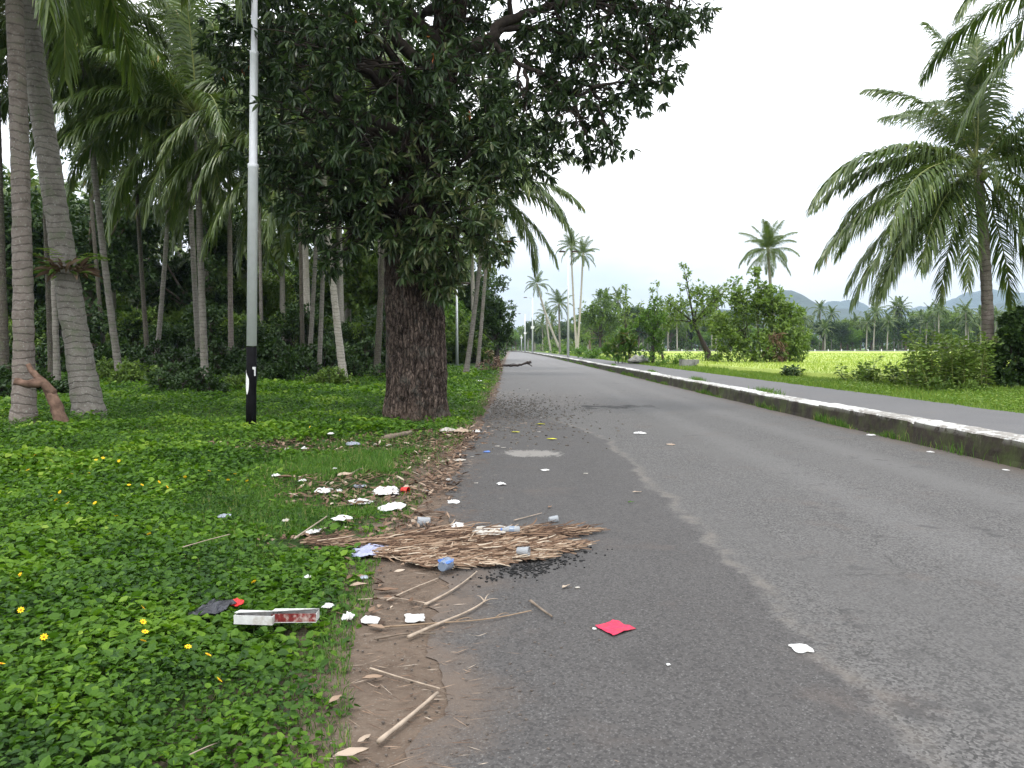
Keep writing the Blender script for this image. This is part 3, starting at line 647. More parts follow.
# ------------------------------------------------------------------ broadleaf trees and bushes
def clump_leaves(g, C, r, rz, nw, per, LL, WW, rng, droop=.5, six=True, tmean=.5, tsd=.15, orange=0.0, shell=.4):
    """whorls of leaves inside an ellipsoid; returns whorl centres"""
    u = norm(rng.normal(0, 1, (nw, 3))); q = rng.random(nw) ** shell; P = u * q[:, None] * np.array([r, r, rz]) + np.array(tuple(C))
    nzf = fbm(P[:, 0] * .9 / max(r, .3) + 5, P[:, 1] * .9 / max(r, .3), P[:, 2] * .9 / max(r, .3), 3); keep = nzf > .40; P = P[keep]; u = u[keep]
    if len(P) == 0: return P
    PP = np.repeat(P, per, 0); ax = np.repeat(u, per, 0); n = len(PP)
    D = norm(rng.normal(0, 1, (n, 3)) * .9 + ax * .55 + GRAV * droop)
    Nn = norm(np.array([0, 0, 1.0]) + rng.normal(0, .45, (n, 3)))
    tn = np.clip(rng.normal(tmean, tsd, n) + np.repeat(rng.normal(0, .08, len(P)), per), 0, .93)
    if orange: tn = np.where(rng.random(n) < orange, 1.0, tn)
    leafs(g, PP + D * LL * .1, D, Nn, LL * rng.uniform(.6, 1.15, n), WW * rng.uniform(.75, 1.2, n), tn, six=six)
    return P

# --- the mango tree
def build_mango():
    base = gpx(415, 17.4); t = thing('mango_tree', 'huge dark mango tree with a thick fissured trunk standing at the road edge', 'tree', base)
    b0 = np.array(base)
    ctr = [(415, 424, 0), (416, 380, 0), (415, 330, 0), (414, 270, 0), (414, 210, .1), (420, 150, .2), (436, 90, .3), (448, 40, .3), (456, -40, .3), (470, -140, .3)]
    P = np.array([np.array(at(x, y, 17.4 + d)) for x, y, d in ctr]) - b0; P[0, 2] = -.1
    rad0 = np.array([.73, .66, .64, .63, .57, .47, .40, .36, .29, .18])
    # resample
    s = np.concatenate([[0], np.cumsum(np.linalg.norm(np.diff(P, axis=0), axis=1))]); q = np.concatenate([np.arange(0, 5.0, .035), np.arange(5.0, s[-1], .12)])
    PP = np.stack([np.interp(q, s, P[:, i]) for i in range(3)], 1)
    from itertools import chain
    sm = np.stack([np.convolve(np.pad(PP[:, i], 6, 'edge'), np.ones(13) / 13, 'valid') for i in range(3)], 1); PP = sm; PP[0, 2] = -.1
    rad = np.interp(q, s, rad0); n = 150; a = np.linspace(0, 2 * PI, n, endpoint=False)
    A, H = np.meshgrid(a, q)
    flare = 1 + .06 * np.exp(-H * 3.5) + .17 * np.exp(-H * 2.6) * (np.cos(A * 5 + 1) * .6 + np.cos(A * 3 + .4) * .6) + .05 * np.exp(-H * .5) * np.cos(A * 4 + 2)
    cx, sx = np.cos(A), np.sin(A)
    fis = fbm(cx * 5.2 + H * .12, sx * 5.2, H * 1.1, 4); rid = 1 - np.abs(fis * 2 - 1) ** .6
    fin = fbm(cx * 16, sx * 16, H * 5.5, 3)
    plate = fbm(cx * 9 + 40, sx * 9, H * 2.2, 3); deep = np.clip((np.abs(plate - .5) * 9), 0, 1)
    big = fbm(cx * 1.5, sx * 1.5, H * .7 + 5, 3) - .5
    Rr = rad[:, None] * flare * (1 + big * .16) + (fin - .5) * .035 + (deep - 1) * .06 + rid * 0.02
    V = PP[:, None, :] + np.stack([cx * Rr, sx * Rr, 0 * Rr], -1)
    tn = np.clip(.25 + deep * .35 + (fin - .5) * .9 + (big) * .5, 0, 1)
    m = len(q); i = np.arange(m - 1)[:, None] * n; j = np.arange(n)[None]; k2 = (j + 1) % n
    g = Geo(); g.add(V.reshape(-1, 3), np.stack([i + j, i + k2, i + n + k2, i + n + j], -1).reshape(-1, 4), tn.ravel())
    obj('trunk', g, M['bark'], t, True)
    BIG = []
    for pts in ([(446, 62, 17.4), (470, 45, 17.2), (490, 42, 17), (502, 20, 17), (560, 4, 17), (650, -6, 17)],
                [(490, 42, 17), (500, 30, 17), (545, 27, 17.1), (590, 45, 17.2)],
                [(492, 44, 17), (510, 60, 17), (548, 76, 17), (575, 95, 17)]):
        Q = np.array([np.array(at(*p)) - b0 for p in pts]); ss = np.linspace(0, len(Q) - 1, 20)
        BIG.append(np.stack([np.interp(ss, np.arange(len(Q)), Q[:, i]) for i in range(3)], 1))
    BIG = np.concatenate(BIG)
    rng = np.random.default_rng(5)
    # clumps: px, py, depth, r
    CL = [(560,28,17,1.35),(615,15,16.8,1.4),(655,45,17,.95),(675,10,16.8,.9),(600,66,16.6,1.2),(640,84,16.6,.75),(655,78,16.9,.6),(560,90,17,1.15),(600,104,17,.9),(575,128,16.6,.85),(528,110,17,1.1),(612,146,16.6,.45),(585,150,16.8,.4),(548,142,17,.75),(520,160,17.2,.8),(498,125,16,1.1),(500,178,16.2,.6),
          (470,75,16.2,1.1),(540,60,18.4,1.2),(590,30,18.6,1.4),(480,20,18.8,.8),(640,20,18.2,1.1),(690,-10,17,.9),
          (430,105,15.9,.85),(400,60,15.1,1.4),(470,150,15.8,1.15),(440,160,15.9,.8),(385,160,15.9,.85),(440,205,15.9,.95),(470,208,16,.9),(400,210,16,.85),(480,235,16.1,.55),(455,242,16.0,.6),(425,238,15.9,.6),(440,268,16.2,.42),(410,250,16.1,.42),(395,238,16.1,.5),(458,268,16.4,.3),
          (350,40,14.8,1.3),(310,40,15.2,1.1),(335,10,14.8,1.2),(270,22,17,1.1),(305,105,15.6,1.05),(345,120,15.6,1.25),(345,170,16,.95),(375,185,16,.8),(270,100,17,1.0),(245,60,17.3,1.0),(300,160,16.3,.8),(262,150,17,.75),(325,200,16.2,.5),(360,218,16.2,.5),
          (400,-50,16,2.0),(510,-40,16.5,2.0),(610,-50,17,1.8),(310,-50,15.5,1.8),(275,-30,17.3,1.2),(315,215,16.3,.7),(345,235,16.3,.6),(298,195,16.4,.75),(380,243,16.3,.5),(275,175,16.8,.8),(440,287,16.2,.33),(413,272,16.2,.35),(458,284,16.3,.28),(490,250,16.6,.5),(330,262,16.4,.3),(450,-130,17,2.5),(560,-120,18,2.2),(350,-140,17,2.2),
          (440,120,20,2.0),(370,90,20,1.9),(500,60,20,1.3),(300,60,19.5,1.8),(410,30,20.2,2.0),(380,170,20,1.2),(260,40,19,1.4),(440,-40,20.5,2.5),(330,-40,20,2.3)]
    cg = Geo(); lg = Geo()
    for (x, y, d, r) in CL:
        C = np.array(at(x, y, d)) - b0; back = d > 17.9; right = x > 505
        nw = int((40 if right else 50) * r * r * (1.0 if not back else .75)) + 8
        if right and r < .7: nw = int(nw * 1.2)
        W = clump_leaves(cg, C, r, r * .8, nw, 10, .245 if not back else .26, .066 if not back else .075, rng, droop=.6, tmean=.74 if (380 < x < 500 and y > 150) else .5, tsd=.22, orange=.0012)
        # limb from the trunk to the clump and twigs in it
        hz = max(3.9, min(C[2] - .35 * abs(C[0]) - .5, 10.5)); st = np.array([np.interp(hz, PP[:, 2], PP[:, i]) for i in range(3)])
        if right and C[2] > 5.6:
            st = BIG[np.argmin(np.linalg.norm(BIG - C + np.array([.5, 0, -.3]), axis=1))]
        r0 = (.05 + .045 * r + .012 * np.linalg.norm(C - st)) * (.42 if right else 1)
        mid = (st + C) / 2 + np.array([0, 0, .35 if C[2] > 4 else .7]) + rng.normal(0, .15, 3)
        B = bez(st, mid, C, 14) + np.concatenate([np.zeros((1, 3)), rng.normal(0, .035, (12, 3)), np.zeros((1, 3))]); tube(lg, B, np.linspace(r0, .022, 14), 7, wob=.2)
        for w_ in W[rng.permutation(len(W))[:max(6, int(12 * r))]]:
            f = rng.uniform(.55, 1); s0 = B[int(f * 13)]; tube(lg, bez(s0, (s0 + w_) / 2 + rng.normal(0, .08, 3) + np.array([0, 0, .06]), w_, 5), np.linspace(.02, .006, 5), 4, cap=False)
    # the big bare limb going right
    for pts, r0, r1 in (([(446, 62, 17.4), (470, 45, 17.2), (490, 42, 17), (502, 20, 17), (560, 4, 17), (650, -6, 17)], .20, .05),
                        ([(490, 42, 17), (500, 30, 17), (545, 27, 17.1), (590, 45, 17.2)], .09, .03),
                        ([(492, 44, 17), (510, 60, 17), (548, 76, 17), (575, 95, 17)], .07, .025),
                        ([(404, 120, 17.2), (375, 70, 16.6), (340, 62, 16), (300, 92, 15.6)], .12, .03),
                        ([(438, 75, 17.3), (400, 45, 16.4), (370, 0, 16), (340, -60, 15.5)], .15, .05)):
        Q = np.array([np.array(at(*p)) - b0 for p in pts]); ss = np.linspace(0, len(Q) - 1, 26)
        B = np.stack([np.interp(ss, np.arange(len(Q)), Q[:, i]) for i in range(3)], 1)
        B = np.stack([np.convolve(np.pad(B[:, i], 2, 'edge'), np.ones(5) / 5, 'valid') for i in range(3)], 1) + rng.normal(0, .015, (26, 3))
        tube(lg, B, np.linspace(r0, r1, 26), 10, wob=.25)
    obj('limbs', lg, M['darkwood'], t, True); obj('crown', cg, M['mango'], t)
build_mango()

def bush(name, label, cat, loc, clumps, leafL, leafW, mat, dens=60, per=6, seed=1, stems=True, group=None, six=False, droop=.1, stemmat='darkwood', tmean=.5, trunk=None, orange=0):
    t = thing(name, label, cat, loc, group); rng = np.random.default_rng(seed); g = Geo(); sg = Geo()
    root = np.array([0, 0, 0.])
    if trunk is not None:
        P = np.array([np.array(p, float) for p, r in trunk]); rr = np.array([r for p, r in trunk])
        ss = np.linspace(0, len(P) - 1, 16); B = np.stack([np.interp(ss, np.arange(len(P)), P[:, i]) for i in range(3)], 1); tube(sg, B, np.interp(ss, np.arange(len(P)), rr), 8, wob=.15); root = P[-1]; rt = rr[-1] * .6
    else: rt = .03
    for (x, y, z, r, rz) in clumps:
        W = clump_leaves(g, (x, y, z), r, rz, int(dens * r * rz * 1.7) + 5, per, leafL, leafW, rng, droop, six, tmean, orange=orange)
        if stems:
            C = np.array([x, y, z]); rr0 = root if trunk is not None else np.array([x * .5, y * .5, 0])
            tube(sg, bez(rr0, (rr0 + C) / 2 + rng.normal(0, .1 * r, 3) + np.array([0, 0, .1 * r]), C, 6), np.linspace(max(rt, .02 + .012 * r), .012 + .004 * r, 6), 5, wob=.1)
            for w_ in W[:5]: tube(sg, bez(C, (C + w_) / 2, w_, 3), [.012 + .006 * r, .008 + .003 * r, .004], 4, cap=False)
    obj('foliage', g, M[mat], t)
    if stems: obj('trunk' if trunk is not None else 'stems', sg, M[stemmat], t, True)
    return t

def rclumps(rng, R_, H, n, z0=.25, rmin=.25, rmax=.45):
    out = []
    for i in range(n):
        a = rng.uniform(0, 2 * PI); q = R_ * math.sqrt(rng.random()) * .85; z = H * rng.uniform(z0, .88); k_ = (1 - .45 * (z / H)); r = R_ * rng.uniform(rmin, rmax)
        out.append((math.cos(a) * q * k_, math.sin(a) * q * k_, max(z, r * .6), r, min(r, H * .4)))
    return out
rr_ = random.Random(77)
# tangled bushes and trees of the verge on the right
def B(px, D, z=KH - .05): return gpx(px, D, z)
s62 = 62 / F
def cl(D, base_px, lst):           # clump list from pixels around a base pixel (base on z=KH)
    out = []
    for (x, y, r, dy) in lst:
        p = at(x, y, D); b = gpx(base_px, D, KH - .05); out.append((p.x - b.x, dy, p.z - b.z, r * D / F, r * D / F * .9))
    return out
bush('tangled_bush', 'big dense rounded bush with dead fronds hanging at its foot, beside the rice field', 'bush', B(765, 56),
     cl(56, 765, [(765,315,24,0),(745,330,22,.5),(785,335,22,-.4),(730,345,18,0),(760,350,22,-1),(790,352,15,-.3),(745,305,16,.4),(775,300,17,.2),(757,288,10,0),(722,325,14,.5),(800,345,10,0),(738,295,9,0),(792,315,13,0),(720,355,10,0),(755,272,5,0)]),
     .32, .15, 'broad', 70, 8, 21, droop=.2, tmean=.66)
bush('dry_frond_cluster', 'bunch of dead brown palm fronds hanging from the big rounded bush', 'dead fronds', gpx(775, 54.2, KH - .05), cl(54.2, 775, [(775,335,7,0),(780,343,6,0),(770,350,6,0),(778,356,5,0),(786,352,4,0)]), .55, .05, 'frond_dry', 60, 5, 22, stems=False, droop=1.6, tmean=.25)
bush('leaning_tree', 'small tree with a slanting bare trunk and airy crown left of the big rounded bush', 'tree', B(709, 62),
     cl(62, 709, [(690,300,14,0),(680,310,13,.6),(700,292,12,0),(668,303,9,0),(705,312,12,-.5),(685,285,8,0),(684,266,4,0),(686,274,5,0),(715,300,10,0),(672,320,10,.5),(695,325,8,0),(722,290,9,.3),(735,282,8,.3),(730,300,9,0)]),
     .30, .14, 'broad', 42, 6, 23, trunk=[((0, 0, 0), .32), ((-.1, 0, .9), .26), ((-.6, 0, 1.9), .16), ((-1.25, 0, 3.3), .11)], droop=.2, tmean=.68)
bush('sapling', 'thin sapling with tufts of leaves reaching above the leaning tree', 'tree', B(664, 66),
     cl(66, 664, [(655,300,7,0),(652,290,5,0),(660,310,8,0),(648,318,9,0),(664,326,8,0),(640,306,5,0),(657,283,4,0)]), .30, .13, 'broad', 34, 6, 24, trunk=[((0, 0, 0), .12), ((-.5, 0, 2.2), .08)], tmean=.68)
bush('sapling', 'tall thin sapling with one leafy tuft at the top, left of the vine covered tree', 'tree', B(630, 72),
     cl(72, 630, [(625,288,4,0),(623,297,5,0),(628,306,5,0),(624,314,6,0),(634,320,7,0)]), .30, .13, 'broad', 34, 6, 25, trunk=[((0, 0, 0), .10), ((-.4, 0, 2.6), .06)], tmean=.68)
bush('vine_covered_tree', 'narrow tree wrapped in leafy vines down to the ground beside the path', 'tree', B(653, 60),
     cl(60, 653, [(653,345,10,0),(655,335,10,0),(652,325,10,0),(650,352,9,0),(657,350,8,0),(648,315,8,0),(660,318,8,0),(640,322,7,0),(655,305,6,0),(633,330,6,0)]), .26, .12, 'broad_lime', 62, 7, 26, trunk=[((0, 0, 0), .13), ((0, 0, 2.2), .09)], tmean=.35)
bush('croton_shrub', 'bushy shrub with broad leaves and a patch of pinkish ones by the far verge', 'shrub', B(622, 64),
     cl(64, 622, [(615,345,7,0),(628,342,7,0),(622,350,8,0),(635,350,6,0),(610,352,6,0),(624,336,5,0)]), .75, .26, 'croton', 48, 5, 27, droop=-.3)
bush('low_bush', 'low bright green bush behind the concrete block', 'bush', B(672, 54), cl(54, 672, [(668,362,7,0),(676,362,7,0),(660,364,5,0),(682,358,5,0)]), .2, .1, 'broad_lime', 120, 6, 28, stems=False)
bush('low_bush', 'low grey green bush topping the bank right of the concrete block', 'bush', B(700, 60), cl(60, 700, [(690,355,6,0),(702,356,6,0),(712,358,5,0)]), .2, .08, 'broad', 100, 6, 29, stems=False)
# leafy weeds beside the right palm
def weeds(name, label, px, D, wid, h, seed, n=14, mat='broad', lf=.17, z=KH - .05):
    t = thing(name, label, 'weeds', gpx(px, D, z)); rng = np.random.default_rng(seed); g = Geo(); sg = Geo()
    for i in range(n):
        b = np.array([rng.uniform(-wid, wid), rng.uniform(-.9, .9), 0]); hh = h * rng.uniform(.55, 1.05); top = b + np.array([rng.normal(0, .18 * hh), rng.normal(0, .15 * hh), hh])
        P = bez(b, (b + top) / 2 + rng.normal(0, .07, 3), top, 14); tube(sg, P, np.linspace(.014, .005, 14), 4)
        for k_ in range(1, 14):
            m = 6; D_ = rng.normal(0, 1, (m, 3)); D_[:, 2] = rng.uniform(-.25, .5, m)
            off_ = norm(D_) * rng.uniform(.02, .16, (m, 1)); leafs(g, P[k_] + off_, D_, np.array([[0, 0, 1.]] * m) + rng.normal(0, .3, (m, 3)), lf * rng.uniform(.6, 1.1, m), lf * .5, np.clip(rng.normal(.68, .18, m), 0, 1))
    obj('leaves', g, M[mat], t); obj('stems', sg, M['frond_stalk'], t)
weeds('weed_clump', 'tall leafy weeds left of the large palm by the path', 944, 23.5, .95, 1.75, 41, 38)
weeds('weed_clump', 'leafy weeds close against the left side of the large palm trunk', 968, 24.3, .5, 1.65, 42, 22, 'broad')
weeds('weed_clump', 'sparse spindly weeds at the field edge left of the tall weeds', 888, 26.5, .7, .9, 43, 9)
weeds('weed_clump', 'small dark weed clump alone at the field edge', 789, 33, .5, .5, 44, 9, 'broad_dark')
weeds('weed_clump', 'short weeds between the spindly weeds and the tall weeds', 862, 28, .5, .65, 45, 8)
bush('dark_bush', 'dark green rounded bush right of the large palm trunk at the picture edge', 'bush', gpx(1022, 24.5, KH - .05),
     cl(24.5, 1022, [(1018,350,16,0),(1030,338,16,0),(1008,365,14,0),(1040,360,20,0),(1022,375,16,-.3),(1002,380,10,-.3),(1058,345,22,0),(1010,335,8,0),(1045,380,16,-.4),(1000,355,12,.3),(1015,320,9,.2),(998,392,10,-.5),(1035,315,12,.2),(1030,395,14,-.5)]), .19, .12, 'broad_dark', 480, 8, 46, six=True, droop=.2, tmean=.62)
bush('low_bush', 'brown and green low scrub at the foot of the large palm', 'bush', gpx(955, 22.3, KH - .05), cl(22.3, 955, [(935,388,9,0),(950,388,8,0),(968,390,8,0),(982,392,6,0)]), .16, .07, 'broad', 420, 6, 47, stems=False, tmean=.4)

# dark tree mass left of the road end
bush('roadside_tree', 'dark bushy tree at the left edge of the road behind the palms', 'tree', gpx(497, 74), cl(74, 497, [(493,335,13,0),(499,322,12,0),(487,312,14,0),(505,336,8,0),(495,302,10,0),(508,326,7,0),(484,292,10,0),(500,346,7,0),(478,325,13,0),(501,308,8,0)]),
     .36, .17, 'broad_dark', 62, 7, 51, trunk=[((0, 0, 0), .3), ((0, 0, 2), .2)], tmean=.6)
bush('dry_shrub', 'dry pinkish brown shrub at the left edge of the road', 'shrub', gpx(491, 52), cl(52, 491, [(488,352,8,0),(494,357,8,0),(484,360,7,0),(497,362,6,0)]), .16, .07, 'deadleaf', 120, 5, 52, tmean=.6)
bush('lime_bush', 'yellow green bush by the left side of the far road', 'bush', gpx(493, 95), cl(95, 493, [(490,344,5,0),(495,347,5,0),(486,348,5,0),(499,350,3,0)]), .3, .13, 'broad_lime', 60, 5, 53, stems=False)

# broadleaf prototypes for far woods
def far_tree(label, h, R_, seed, mat, group, n=15, name='broadleaf_tree', leaf=.62, dens=16):
    rng = random.Random(seed); c = []
    for i in range(n):
        a = rng.uniform(0, 2 * PI); q = R_ * math.sqrt(rng.random()) * .72; z = h * rng.uniform(.34, .9); r = R_ * rng.uniform(.26, .42)
        c.append((math.cos(a) * q, math.sin(a) * q, z, r, r * .8))
    return bush(name, label, 'tree', (0, 0, 0), c, leaf, leaf * .5, mat, dens, 6, seed, group=group, tmean=.66, trunk=[((0, 0, 0), .035 * h), ((rng.uniform(-.3, .3), 0, h * .35), .02 * h)], stemmat='wood', droop=.2)
GP = 'coconut palms in the tree line behind the rice field'; GT = 'broadleaf trees in the tree line behind the rice field'
lp = 'coconut palm in the far tree line behind the rice field'; lt = 'round leafy tree in the far tree line behind the rice field'
fps = [far_palm(lp, h, s, GP) for h, s in ((17, 3), (14, 4), (20, 5), (11, 6))]
fts = [far_tree(lt, h, r, s, m, GT) for h, r, s, m in ((14, 6.5, 1, 'broad'), (11, 6, 2, 'broad_dark'), (9, 5, 3, 'broad_lime'), (15, 7, 4, 'broad_dark'))]
used = set()
def place(protos, i, loc, rz, sc):
    p = protos[i]
    if id(p) not in used:
        used.add(id(p)); p.location = loc; p.rotation_euler = (0, 0, rz); p.scale = (sc, sc, sc); return p
    return copy_tree(p, loc, rz, sc)
rt = random.Random(5)
for k_ in range(135):
    D = rt.choice((252, 258, 266, 276, 288, 300, 315)); px = 592 + (1160 - 592) * (k_ + rt.random()) / 135
    if px < 600 and D < 260: D = 270
    s = rt.uniform(.75, 1.05) * (.95 if px < 618 else .86 if px < 760 else .74 if px < 880 else .9)
    place(fps, rt.choice((0, 1, 1, 1, 3, 3, 2) if px < 880 else (0, 1, 1, 3, 3)), gpx(px, D, KH - .05), rt.uniform(0, 6.28), s)
for k_ in range(90):
    D = rt.choice((262, 270, 284, 300, 320)); px = 585 + (1170 - 585) * (k_ + rt.random()) / 90
    place(fts, rt.choice((0, 1, 2, 2, 3)), gpx(px, D, KH - .05), rt.uniform(0, 6.28), rt.uniform(.85, 1.25) * (.72 if 760 < px < 880 else .88))
# understorey behind the field reads as one mass
g = Geo(); rg = np.random.default_rng(3)
for k_ in range(150):
    px = rg.uniform(585, 1180); D = rg.uniform(262, 330); p = gpx(px, D, 0); clump_leaves(g, (p.x, p.y, rg.uniform(1, 4.5)), rg.uniform(2.5, 5), rg.uniform(2, 3.5), 60, 6, .9, .5, rg, .2, False, .3)
tag(obj('far_undergrowth', g, M['broad']), 'dark undergrowth below the far tree line', 'undergrowth', kind='stuff')
# trees at the far end of the road and left of it
GE = 'trees closing the far end of the road'; le = 'leafy tree in the wood that closes the far end of the road'
fes = [far_tree(le, h, r, s, m, GE) for h, r, s, m in ((13, 6, 11, 'broad'), (10, 5.5, 12, 'broad_lime'), (12, 6, 13, 'broad_dark'))]
pos = [(497,300,1),(507,330,0),(516,350,1),(525,360,0),(533,300,2),(541,330,0),(549,350,2),(557,300,0),(566,280,2),(575,330,0),(585,290,2),(596,260,2),(608,290,0),(500,380,2),(520,400,2),(545,400,1),(590,230,0),(604,235,2),(487,260,0),(478,300,2),(512,290,1)]
for px, D, i in pos:
    if 503 < px < 522 and D < 345: D = 352
    place(fes, i, gpx(px, D, 0 if px < 522 else KH - .05), rt.uniform(0, 6.28), rt.uniform(.72, .98))
gpl = 'palms in the wood that closes the far end of the road'; lpl = 'palm among the trees that close the far end of the road'
for px, D, i in [(535,310,3),(543,280,3),(552,320,1),(528,340,3),(588,250,3),(600,300,1),(570,300,3)]:
    copy_tree(fps[i], gpx(px, D, 0), rt.uniform(0, 6.28), .85, lpl, gpl)
bush('roadside_tree', 'dark spreading tree right behind the two slender palms', 'tree', gpx(600, 175, KH), cl(175, 600, [(600,318,12,0),(590,310,11,0),(612,312,10,0),(605,300,8,0),(620,322,8,0),(582,322,9,0),(598,292,4,0),(592,330,10,0),(610,332,9,0)]),
     .7, .35, 'broad', 14, 6, 55, trunk=[((0, 0, 0), .4), ((0, 0, 3.5), .25)], tmean=.45)
g = Geo()
for k_ in range(60):
    px = rg.uniform(486, 600); D = rg.uniform(365, 420) if px < 540 else rg.uniform(235, 330); p = gpx(px, D, 0); clump_leaves(g, (p.x, p.y, rg.uniform(.5, 3)), rg.uniform(2, 4.5), rg.uniform(1.5, 3), 50, 6, .8, .45, rg, .2, False, .5)
tag(obj('roadside_undergrowth', g, M['broad']), 'green undergrowth beside the far end of the road', 'undergrowth', kind='stuff')
GV = 'low scrub on the far verge right of the path'
fv = bush('verge_scrub', 'low yellow green scrub on the verge beside the far path', 'scrub', gpx(590, 92, KH), rclumps(rr_, 1.5, 1.1, 7, .2), .32, .13, 'broad_lime', 50, 5, 58, stems=False, group=GV, tmean=.4)
for px, D, s in [(575, 120, 1.2), (560, 150, 1.3), (550, 190, 1.5), (640, 68, .6), (606, 80, .8), (582, 100, .9), (596, 130, 1.4), (570, 170, 1.6)]:
    copy_tree(fv, gpx(px, D, KH - .05) + Vector((1.5, 0, 0)), rt.uniform(0, 6), s)

# left grove understorey
GB = 'shrubs under the palms of the left grove'
sh = [bush('shrub', 'dark leafy shrub in the undergrowth below the left palm grove', 'shrub', (0, 0, 0), rclumps(rr_, 2.6, 4.2, 15, .1), .30, .16, m, 34, 6, 60 + k_, group=GB, tmean=tm)
      for k_, (m, tm) in enumerate((('broad_dark', .5), ('broad', .5), ('broad_dark', .62), ('broad_lime', .35)))]
for s_ in sh: s_.hide_viewport = False
for k_ in range(64):
    px = -60 + 560 * (k_ + rt.random()) / 64; D = rt.choice((50, 55, 60, 66, 74)); near = False
    i = rt.choice((0, 0, 2, 1)) if D < 60 else rt.choice((0, 1, 3, 1))
    if px > 405: D = rt.uniform(80, 88); px = min(px, 478)
    place(sh, i, gpx(px, D), rt.uniform(0, 6.28), rt.uniform(.7, 1.15))
# brighter growth further behind, and scattered low ones nearer
for k_ in range(34):
    px = 60 + 400 * (k_ + rt.random()) / 34; place(sh, rt.choice((1, 3, 3)), gpx(px, rt.uniform(78, 95)), rt.uniform(0, 6.28), rt.uniform(1.3, 2.1))
GL = 'low shrubs on the floor of the left grove'
lsh = [bush('low_shrub', 'low dark shrub on the floor of the left grove', 'shrub', (0, 0, 0), rclumps(rr_, 1.1, .9, 12, .15), .15, .09, m, 210, 6, 70 + k_, group=GL, tmean=.5) for k_, m in enumerate(('broad_dark', 'broad'))]
for px, D, i, s in [(170, 26, 0, 1.0), (200, 24, 0, .9), (140, 30, 1, 1.1), (250, 33, 0, 1.2), (290, 32, 0, 1.3), (330, 30, 1, .9), (180, 34, 0, 1.4), (232, 27, 1, .7), (70, 22, 0, .8), (20, 24, 0, 1.1), (110, 34, 1, 1.2), (392, 34, 0, 1.0), (-20, 22, 0, 1.2), (220, 38, 0, 1.8), (270, 42, 0, 2.0), (320, 44, 0, 2.0), (370, 44, 0, 2.0), (120, 44, 0, 2.0), (60, 40, 0, 1.9), (5, 36, 0, 1.7), (160, 42, 0, 1.8), (350, 36, 0, 1.1)]:
    place(lsh, i, gpx(px, D), rt.uniform(0, 6.28), s)
# back palms filling the canopy
GK = 'palms deep in the left grove'
fk = [far_palm('palm with a thin trunk deep inside the left grove', h, s, GK, 20) for h, s in ((12, 41), (15, 42), (9, 43))]
for k_ in range(30):
    px = -90 + 570 * (k_ + rt.random()) / 30; D = rt.uniform(56, 92) if px < 405 else rt.uniform(86, 96)
    if 148 < px < 178 or 378 < px < 392: continue
    i = rt.choice((0, 1, 2)); s = rt.uniform(.85, 1.1); p = fk[i]; loc = gpx(px, D); place(fk, i, loc, rt.uniform(0, 6.28), s)
GM = 'tall broadleaf trees behind the left palm grove'
bts = [far_tree('tall leafy tree rising behind the trunks of the left palm grove', h, r_, sd, m, GM, 22, 'broadleaf_tree', .42, 34) for h, r_, sd, m in ((13, 5.5, 81, 'broad_dark'), (10, 5.5, 82, 'broad'), (15, 6, 83, 'broad_dark'))]
for k_ in range(26):
    px = -140 + 620 * (k_ + rt.random() * .8) / 26
    D = rt.uniform(62, 100) if px < 395 else rt.uniform(86, 104)
    if 140 < px < 182: continue
    if k_ % 4 == 0 and px < 130: place(bts, 2, gpx(px + 20, 58), rt.uniform(0, 6.28), 1.15)
    place(bts, rt.choice((0, 1, 2)), gpx(px, D), rt.uniform(0, 6.28), rt.uniform(.85, 1.2))
print('STAGE vegetation done')

# fern round the leaning trunk
def fern():
    p = at(68, 270, 16.45); t = thing('fern', 'brown and green fern clasping the thick leaning palm trunk', 'fern', p); rng = np.random.default_rng(9); g = Geo(); g2 = Geo()
    for i in range(150):
        a = rng.uniform(0, 2 * PI); o = np.array([math.cos(a), math.sin(a), 0.]); 
        P0 = o[None] * .22; D = norm(o[None] + rng.normal(0, .35, (1, 3)) + np.array([[0, 0, rng.uniform(-.1, .8)]]))
        leafs(g2 if i % 3 else g, P0 + rng.normal(0, .05, (1, 3)), D, np.array([[0, 0, 1.]]) + rng.normal(0, .3, (1, 3)), rng.uniform(.2, .45), .07, rng.uniform(.1, .8), curl=.3)
    for i in range(14):
        a = rng.uniform(0, 2 * PI); o = np.array([math.cos(a), math.sin(a), .35]); P = bez(o * .2, o * .55 + np.array([0, 0, .2]), o * rng.uniform(.6, .95), 9)
        for q in P[1:]:
            S = np.array([-o[1], o[0], 0]); leafs(g, np.array([q, q]), np.array([S, -S]) + o * .3, np.array([[0, 0, 1.]] * 2), .16, .045, rng.uniform(.4, .9, 2))
    obj('green_fronds', g, M['broad'], t); obj('dead_fronds', g2, M['deadleaf'], t)
fern()
# yellow-green band on the right palm
def band():
    g = Geo(); c = at(990.5, 341, 25.3); tube(g, [c + Vector((0, 0, -.12)), c, c + Vector((0, 0, .12))], [.205, .203, .201], 20, cap=False)
    m = mat_flat('painted_band', (.33, .36, .16), .8, .25, 8)
    for o in bpy.data.objects:
        if o.get('label', '').startswith('large coconut palm'):
            b = obj('painted_band', g, m, o, True); b.location = -o.location
band()

